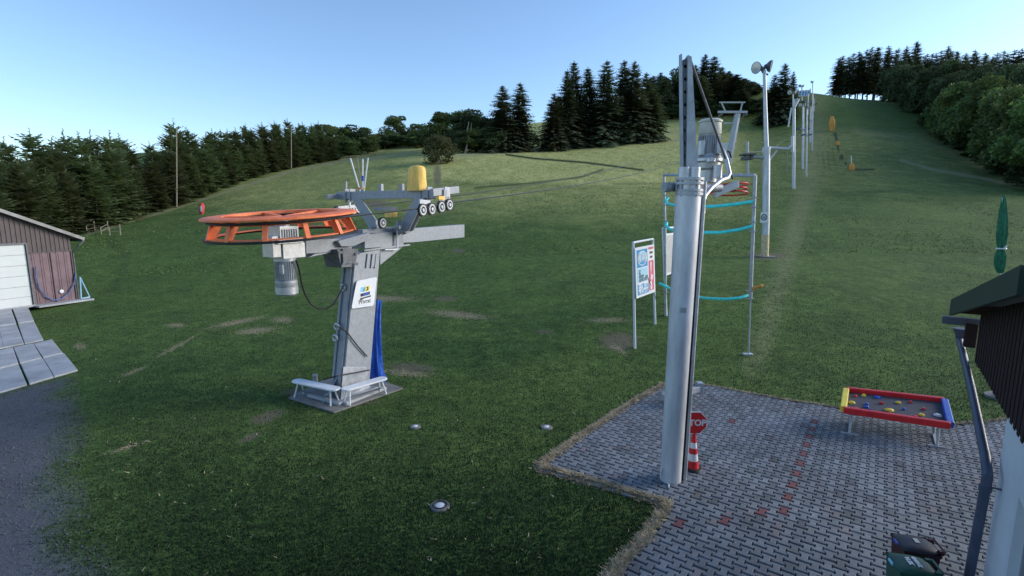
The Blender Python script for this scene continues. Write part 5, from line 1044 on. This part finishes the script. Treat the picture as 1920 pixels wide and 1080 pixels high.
# ---------------------------------------------------------------- trees
def tri_mesh(name, V, m):
    V = np.asarray(V, float).reshape(-1, 3); k = len(V)//3
    me = bpy.data.meshes.new(name); me.vertices.add(k*3); me.vertices.foreach_set('co', V.ravel()); me.loops.add(k*3); me.loops.foreach_set('vertex_index', np.arange(k*3))
    me.polygons.add(k); me.polygons.foreach_set('loop_start', np.arange(0, k*3, 3)); me.update(calc_edges=True); me.materials.append(m); return me
def spruce_crown(h, r, seed, whorls=26, nb=7, up=0.15, droop=0.25, base=0.03, power=0.8, k=5, gap=0.15, leader=0.0, width=0.34):
    rr = np.random.default_rng(seed); T = []
    lump = rr.uniform(0, 6.28, 3)
    for wv in range(whorls):
        t = base+(1-base-leader)*(wv+rr.uniform(-.3,.3))/whorls; t = min(max(t, base), 0.985)
        L0 = r*((1-t)**power+0.03)
        for b in range(nb if t < 0.85 else max(4, nb-3)):
            if rr.random() < gap: continue
            a = rr.uniform(0, 2*math.pi); L = L0*rr.uniform(0.62, 1.12)*(1+0.13*math.sin(3*a+lump[0]+t*5))
            u = up*(0.5+1.3*t)+rr.uniform(-.08,.08); dr = droop*(1-t*0.8)
            ca, sa = math.cos(a), math.sin(a)
            s = np.linspace(0.1, 1, k+1)
            px = ca*s*L; py = sa*s*L; pz = t*h+(u*s-dr*s*s)*L
            side = L*width*(1.08-s)+0.07*r*0.35
            for q in range(k):
                p0 = np.array([px[q], py[q], pz[q]]); p1 = np.array([px[q+1], py[q+1], pz[q+1]])
                for sg in (-1, 1):
                    o = np.array([-sa*sg, ca*sg, 0])*side[q]*rr.uniform(.6,1.2); fw = (p1-p0)*rr.uniform(.5,1.1)
                    dn = np.array([0,0,-side[q]*rr.uniform(0.05,0.5)*(0.6+dr)])
                    T += [p0, p1, p0+o+fw+dn]
            tip = np.array([px[-1], py[-1], pz[-1]]); d = tip-np.array([px[-2], py[-2], pz[-2]])
            wv_ = np.array([-sa, ca, 0])*side[-1]
            T += [tip-wv_, tip+wv_, tip+d*0.7]
    # leader shoot with small whorls
    lt = (1-leader)*h
    for q in range(14):
        z = lt*0.94+(h-lt*0.94)*q/14; a = rr.uniform(0, 6.28); l = 0.055*r*(1.25-q/14)*2+0.05; d = np.array([math.cos(a), math.sin(a), 0.5])*l
        T += [np.array([0,0,z-0.03*h*0.2]), np.array([0,0,z+0.08]), np.array([0,0,z])+d]
    T += [np.array([-0.03*r,0,lt*0.9]), np.array([0.03*r,0,lt*0.9]), np.array([0,0,h])]; T += [np.array([0,-0.03*r,lt*0.9]), np.array([0,0.03*r,lt*0.9]), np.array([0,0,h])]
    return np.array(T)
def leafy_crown(h, r, seed, z0=0.15, n_l=5200, ls=0.24, lobes=16):
    rr = np.random.default_rng(seed); T = []
    cs = []
    for i in range(lobes):
        t = rr.uniform(0, 1); zz = h*(z0+(1-z0)*(0.1+0.82*t)); rad = r*math.sqrt(max(0.05, 1-((t-0.42)/0.68)**2))
        a = rr.uniform(0, 6.28); q = rad*rr.uniform(0.25, 0.8); cs.append((math.cos(a)*q, math.sin(a)*q, zz, r*rr.uniform(0.24, 0.46)))
    cs = np.array(cs); idx = rr.integers(0, lobes, n_l); c = cs[idx]
    d = rr.normal(size=(n_l, 3)); d /= np.linalg.norm(d, axis=1)[:,None]; d[:,2] = np.where(d[:,2] < -0.3, d[:,2]*0.5, d[:,2])
    p = c[:,:3]+d*c[:,3:4]*rr.uniform(0.5, 1.12, (n_l,1))**0.6; p[:,2] = np.clip(p[:,2], h*z0*0.4, h)
    a = rr.normal(size=(n_l,3)); b = rr.normal(size=(n_l,3)); a /= np.linalg.norm(a, axis=1)[:,None]; b -= a*(a*b).sum(1)[:,None]; b /= np.linalg.norm(b, axis=1)[:,None]
    s = ls*rr.uniform(.6,1.4,(n_l,1))
    V = np.stack([p-a*s*.5, p+a*s*.5-b*s*.2, p+b*s*.9], 1); return V.reshape(-1,3)
def limb_mesh(h, r, seed, m, forks=7, tr=0.022):
    rr = random.Random(seed); mb = MB(); top = h*0.8
    mb.tube([(0,0,-0.3),(0.02*r,0,h*0.25),(-0.03*r,0.03*r,h*0.55),(0,0,top)], [h*tr, h*tr*0.8, h*tr*0.5, h*tr*0.15], 8)
    for i in range(forks):
        t = rr.uniform(0.2, 0.7); a = rr.uniform(0, 6.28); l = r*rr.uniform(0.5, 0.85)
        mb.tube([(0,0,h*t),(math.cos(a)*l*.5, math.sin(a)*l*.5, h*t+l*.5),(math.cos(a)*l, math.sin(a)*l, h*t+l*.9)], [h*tr*.45, h*tr*.3, h*tr*.08], 5)
    o = mb.build('trunk', m, smooth=True); me = o.data; bpy.data.objects.remove(o); return me
def trunk_mesh(h, r0, m):
    mb = MB(); mb.tube([(0,0,-0.4),(0.01*h,0,h*0.5),(0,0,h*0.97)], [r0, r0*0.6, r0*0.08], 7); o = mb.build('trunk', m, smooth=True); me = o.data; bpy.data.objects.remove(o); return me
VAR = {'young': [], 'spruce': [], 'forest': [], 'leaf': [], 'leafd': [], 'pine': []}
for i in range(5):
    VAR['young'].append((tri_mesh('crown', spruce_crown(10, 2.3, 10+i, whorls=25, nb=13, up=0.50, droop=0.2, base=0.01, power=0.60, k=4, gap=0.06, leader=0.11, width=0.5), M['young']), trunk_mesh(10, 0.13, M['bark']), 10.0, 2.1))
for i in range(4):
    VAR['spruce'].append((tri_mesh('crown', spruce_crown(20, 4.2, 30+i, whorls=46, nb=15, up=0.22, droop=0.5, base=0.0, power=0.66, k=5, gap=0.08, leader=0.015, width=0.42), M['spruce']), trunk_mesh(20, 0.3, M['bark']), 20.0, 4.0))
for i in range(4):
    VAR['forest'].append((tri_mesh('crown', spruce_crown(22, 3.8, 50+i, whorls=36, nb=13, up=0.15, droop=0.4, base=0.16, power=0.50, k=5, gap=0.15, leader=0.015, width=0.42), M['spruce']), trunk_mesh(22, 0.26, M['bark']), 22.0, 3.4))
for i in range(4):
    VAR['leaf'].append((tri_mesh('crown', leafy_crown(10, 4.2, 70+i, 0.10, 6500, 0.34, 18), M['leaf']), limb_mesh(10, 4.2, 70+i, M['bark']), 10.0, 4.2))
for i in range(3):
    VAR['leafd'].append((tri_mesh('crown', leafy_crown(14, 5.5, 90+i, 0.06, 7500, 0.46, 20), M['leafd']), limb_mesh(14, 5.5, 90+i, M['bark']), 14.0, 5.5))
PROTO = {}
ORD = ['first','second','third','fourth','fifth','sixth','seventh','eighth','ninth','tenth','eleventh','twelfth','thirteenth','fourteenth','fifteenth','sixteenth','seventeenth','eighteenth','nineteenth','twentieth']
ORD += ['twenty-'+o_ for o_ in ORD[:9]]+['thirtieth']+['thirty-'+o_ for o_ in ORD[:9]]+['fortieth']+['forty-'+o_ for o_ in ORD[:9]]
TREES = []
def relabel():
    by = {}
    for e in TREES: by.setdefault(e['label'], []).append(e)
    for lb, es in by.items():
        if len(es) < 2: continue
        es.sort(key=lambda e: e.location.x/max(e.location.y, 1))
        for i, e in enumerate(es): e['label'] = ' '.join((lb+', '+(ORD[i] if i < len(ORD) else 'rightmost')+' from left').split()[:16])
def tree(kind, name, p, h, rr_, label, cat, group, seed, wscale=1.0):
    r = random.Random(seed); vi = r.randrange(len(VAR[kind])); cr, tr, hh, r0 = VAR[kind][vi]
    e = bpy.data.objects.new(name, None); C.objects.link(e); e.location = (p[0], p[1], p[2]-0.15); e.rotation_euler = (0, 0, r.uniform(0, 6.28))
    s = h/hh; wv = (rr_/r0 if rr_ else s)*wscale; e.scale = (wv, wv, s); tag(e, label, cat, group); TREES.append(e)
    for nm, me in (('crown', cr), ('trunk', tr)):
        c = bpy.data.objects.new(nm, me); C.objects.link(c); c.parent = e
    return e
def top_h(px, ty, p):
    return atY(px, ty, p[1]).z-p[2]
def interp(tab, x):
    xs = [t[0] for t in tab]; ys = [t[1] for t in tab]; return float(np.interp(x, xs, ys))
rt = random.Random(11)
# left plantation of young spruces
SKY_L = [(-120,235),(0,248),(60,258),(100,234),(150,226),(205,230),(250,244),(300,250),(340,222),(380,246),(430,240),(480,232),(545,222),(590,226),(640,240)]
EDGE_D = [(-120,39),(0,46),(170,57),(330,77),(545,117),(640,137)]
def band(x):
    return ('above the shed roof' if x < 230 else 'just left of the white pole' if x < 335 else 'between the white pole and the wooden pole' if x < 545 else 'right of the wooden pole')
for row, (dd, dh) in enumerate(((1.5, 0.84), (5, 1.0), (9, 1.05))):
    x = -110.0+row*7; k = 0
    while x < 635:
        D = interp(EDGE_D, x)+dd*rt.uniform(.8,1.2)
        p = spot(x, D); ty = interp(SKY_L, x); h = top_h(x, ty, p)*dh*rt.uniform(0.86, 1.03)
        if row == 0: h *= rt.uniform(.75,1)
        rowlab = ('front row, ', 'middle row, ', 'back row, ')[row]
        tree('young', 'spruce_tree', p, h, max(1.9, h*0.27)*rt.uniform(.9,1.2), 'young spruce, '+rowlab+band(x), 'tree', 'young spruces of the left plantation, row and stretch %d' % (row*4+[i for i, b_ in enumerate((230,335,545,999)) if x < b_][0]+1), k*7+row)
        x += (2.3+0.5*row)*rt.uniform(.8,1.25)/D*F; k += 1
# deciduous trees from plantation to twin spruces
for i, (x, ty, D, kd) in enumerate([(722,262,172,'leafd'),(748,252,176,'leafd'),(772,256,176,'leaf'),(798,250,172,'leafd'),(820,240,160,'leafd'),(612,236,146,'leaf'),(640,238,150,'leaf'),(668,234,152,'leafd'),(690,240,160,'leaf'),(712,246,176,'young'),(728,256,180,'leafd'),(745,216,186,'leaf'),(768,238,190,'leafd'),(785,232,182,'leaf'),
        (806,232,186,'leafd'),(828,210,150,'leaf'),(850,200,150,'leaf'),(870,212,140,'leafd'),(893,208,138,'leafd'),(912,212,136,'leafd'),(655,262,142,'leaf'),(690,262,155,'leaf'),(735,262,182,'leaf'),(765,262,184,'leaf'),(845,248,142,'leafd'),(868,246,130,'leafd'),(885,240,130,'leaf'),(905,244,130,'leafd'),(925,238,130,'leafd'),(1240,150,200,'leafd'),(1262,128,204,'leafd'),(1400,150,205,'leafd'),(1415,172,210,'leaf')]):
    p = spot(x, D); h = top_h(x, ty, p)
    tree(kd, 'spruce_tree' if kd == 'young' else 'broadleaf_tree', p, h, max(4.2, min(h*0.58, 7)), ('slim young conifer among broadleaf trees right of the plantation' if kd == 'young' else
        'green broadleaf tree right of the plantation' if x < 735 else 'broadleaf tree above the field behind the bush' if x < 815 else 'broadleaf tree just left of the twin dark spruces' if x < 940 else 'broadleaf tree on the wood edge behind the floodlight mast'), 'tree',
        'broadleaf trees at %s' % ('plantation' if x < 735 else 'upper field' if x < 815 else 'twin spruces' if x < 940 else 'upper wood') if kd != 'young' else None, 300+i)
# low shrubs closing the wood foot
for i, (x, D) in enumerate([(640,150),(665,155),(690,164),(860,140),(880,138),(900,134),(920,132),(940,134),(975,136),(1000,150)]):
    p = spot(x, D); tree('leafd' if x > 800 else 'leaf', 'shrub', p, 3.4, 3.0, 'low shrub at the foot of the wood %s' % ('left of the twin spruces' if x < 950 and x > 800 else 'beneath the twin spruces' if x > 800 else 'right of the plantation'), 'shrub', 'shrubs at wood foot %d' % (0 if x < 800 else 1 if x < 950 else 2), 500+i)
# twin spruces
for x, ty, D, lb in ((943,158,132,'left one of the twin dark spruces, slightly shorter'),(975,153,134,'right one of the twin dark spruces, with the higher tip')):
    p = spot(x, D); h = top_h(x, ty, p); tree('spruce', 'spruce_tree', p, h, 5.6, lb, 'tree', None, int(x))
# big spruce group
BIG = [(1038,172,'leftmost lower spruce of the large central group'),(1062,128,'spruce with drooping left branches, second in the central group'),(1074,112,'highest left tip of the central spruce group'),(1100,124,'short-tipped spruce in the middle left of the central group'),
       (1134,111,'pointed spruce in the centre of the central group'),(1166,110,'tall left one of the twin tips right in the central group'),(1185,112,'tall right one of the twin tips in the central group'),(1208,134,'shorter spruce on the right flank of the central group'),(1222,165,'lowest rightmost spruce of the central group')]
for i, (x, ty, lb) in enumerate(BIG):
    D = (137,141,144,148,144,150,147,152,150)[i]; p = spot(x, D); h = top_h(x, ty, p); tree('spruce', 'spruce_tree', p, h, (4.8,5.2,5.8,6.2,6.2,6.2,6.2,5.8,4.8)[i], lb, 'tree', None, 40+i*3)
for i, x in enumerate((1046,1085,1120,1150,1178,1200)):
    p = spot(x, 142+i*1.5); tree('spruce', 'spruce_tree', p, top_h(x, 170+rt.uniform(-10,20), p), 5.4, 'lower filler spruce in front of the tall central group', 'tree', 'lower spruces of the central group', 600+i)
# wood behind the crane mast
for i, (x, ty) in enumerate([(1222,140),(1236,134),(1252,146),(1275,128),(1300,120),(1318,100),(1334,104),(1350,124),(1364,132),(1378,138),(1394,146),(1408,152),(1245,165),(1268,158),(1292,150),(1314,140),(1338,150),(1362,160),(1388,166)]):
    D = 206+(i%3)*5-(8 if i > 11 else 0); p = spot(x, D); tree('spruce' if i%3 else 'forest', 'spruce_tree', p, top_h(x, ty, p), 5.4, 'dark spruce in the upper wood behind the crane mast' if x < 1345 else 'dark spruce at the right end of the upper wood', 'tree', 'upper wood spruces %d' % (x > 1345), 640+i)
for i, x in enumerate(range(1225, 1425, 13)):
    p = spot(x, 196); tree('leafd', 'shrub', p, top_h(x, 196+rt.uniform(-14,10), p), 4.0, 'dark bush along the upper wood edge', 'shrub', 'undergrowth bushes of the upper wood', 680+i)
for x, ty, lb, rr_ in ((1447,138,'dark spruce left in the clump right of the near floodlight mast',5.0),(1464,116,'tallest spruce in the clump between the two floodlight masts',5.2),(1483,132,'slim spruce right in the clump behind the far floodlights',3.0),(1436,172,'low dark spruce at the left of the clump between the masts',4.0),(1470,160,'broad low spruce in front of the clump between the masts',4.5)):
    D = 188 if x != 1483 else 196; p = spot(x, D); p2 = p; tree('spruce', 'spruce_tree', p, top_h(x, ty, p), rr_, lb, 'tree', None, int(x)+7)
# right forest, tall spruces
SKY_R = [(1560,106),(1580,100),(1600,96),(1612,92),(1632,78),(1650,84),(1672,88),(1690,84),(1705,74),(1728,96),(1745,94),(1762,82),(1790,92),(1820,94),(1850,96),(1880,90),(1920,92),(1980,88)]
DF = [(1560,268),(1640,262),(1700,240),(1760,215),(1820,190),(1900,165),(1980,150)]
k = 0
for row, (dd, dh) in enumerate(((0,1.0),(14,0.98),(-16,0.84))):
    x = 1568.0+row*5
    while x < 1985:
        if row == 2 and x < 1670: x = 1672.0
        D = interp(DF, x)+dd+rt.uniform(-3,3); p = spot(x, D); h = top_h(x, interp(SKY_R, x)+rt.uniform(-4,8), p)*dh
        tree('forest', 'spruce_tree', p, h, 4.8*rt.uniform(.8,1.1), 'tall dark spruce, right forest, %s' % ('at the hilltop against the sky' if x < 1680 else 'behind the broadleaf wood edge'), 'tree', 'tall spruces of the right-hand forest %d' % (x > 1680), 700+k)
        x += rt.uniform(13,20) if row < 2 else rt.uniform(17,26); k += 1
# right forest edge, broadleaf
EDGE_R = [(1672,205,243),(1690,212,222),(1710,222,200),(1730,234,186),(1750,248,170),(1772,266,154),(1795,280,140),(1820,295,126),(1850,310,114),(1880,327,100),(1910,344,90),(1950,362,80),(1990,380,72)]
for i, (x, by, D) in enumerate(EDGE_R):
    p = spot(x, D+6); h = top_h(x, interp([(1672,120),(1700,118),(1740,140),(1765,166),(1800,158),(1850,152),(1920,156),(2000,150)], x)+rt.uniform(-6,10), p)
    tree('leafd' if x < 1755 else 'leaf', 'broadleaf_tree', p, h, max(4.5, h*0.42), 'broadleaf tree, right forest edge, %s' % ('dark, high up' if x < 1755 else 'bright green'), 'tree', 'broadleaf trees of the right forest edge %d' % (x >= 1755), 800+i)
    for q in range(3):
        xx = x+rt.uniform(-12,12); p = spot(xx, D+rt.uniform(2,9)); tree('leafd', 'shrub', p, top_h(xx, by-rt.uniform(25,60), p)*0.9+1, 4.2, 'dark shrub at the right forest foot', 'shrub', 'undergrowth of the right forest edge', 830+i*3+q)
for i in range(26):
    x = rt.uniform(1690, 2000); D = interp(DF, x)-26+rt.uniform(-10,10); p = spot(x, D)
    tree('leafd', 'broadleaf_tree', p, top_h(x, rt.uniform(112,150), p), 6.0, 'dark broadleaf tree inside the right forest', 'tree', 'dark broadleaf trees inside the right forest', 900+i)
for i in range(22):
    x = 1768+i*10.5; by = float(np.interp(x, [e[0] for e in EDGE_R], [e[1] for e in EDGE_R])); D = float(np.interp(x, [e[0] for e in EDGE_R], [e[2] for e in EDGE_R]))+rt.uniform(3,12); p = spot(x, D)
    tree('leaf', 'broadleaf_tree', p, top_h(x, rt.uniform(152,200), p), rt.uniform(4.0,5.5), 'leafy young broadleaf tree filling the bright wood edge', 'tree', 'leafy young trees of the right wood edge', 960+i)
# lone bush on the meadow
p = spot(822, 108); e = thing('bush', 'round olive-green bush alone on the meadow behind the orange pad', 'bush', p)
bm_ = tri_mesh('foliage', leafy_crown(top_h(822,256,p), 3.9, 5, 0.02, 8000, 0.24, 26)+0, M['leafbush']); c = bpy.data.objects.new('foliage', bm_); C.objects.link(c); c.parent = e
c = bpy.data.objects.new('trunk', limb_mesh(3.0, 2.0, 3, M['bark'], tr=0.03)); C.objects.link(c); c.parent = e
# pale bent trunk in front of the wood
p = hit(872, 288); mb = MB(); q = [p, atY(878,262,p.y), atY(876,245,p.y), atY(879,228,p.y)]
mb.tube(q, [0.22,0.17,0.13,0.05], 7); mb.tube([q[1], atY(883,244,p.y), atY(884,230,p.y)], [0.12,0.09,0.04], 6); o = mb.build('bare_tree', M['palebark'], smooth=True, loc=p); tag(o, 'pale leaning bare trunk in front of the dark wood beside the bush', 'tree')

relabel()
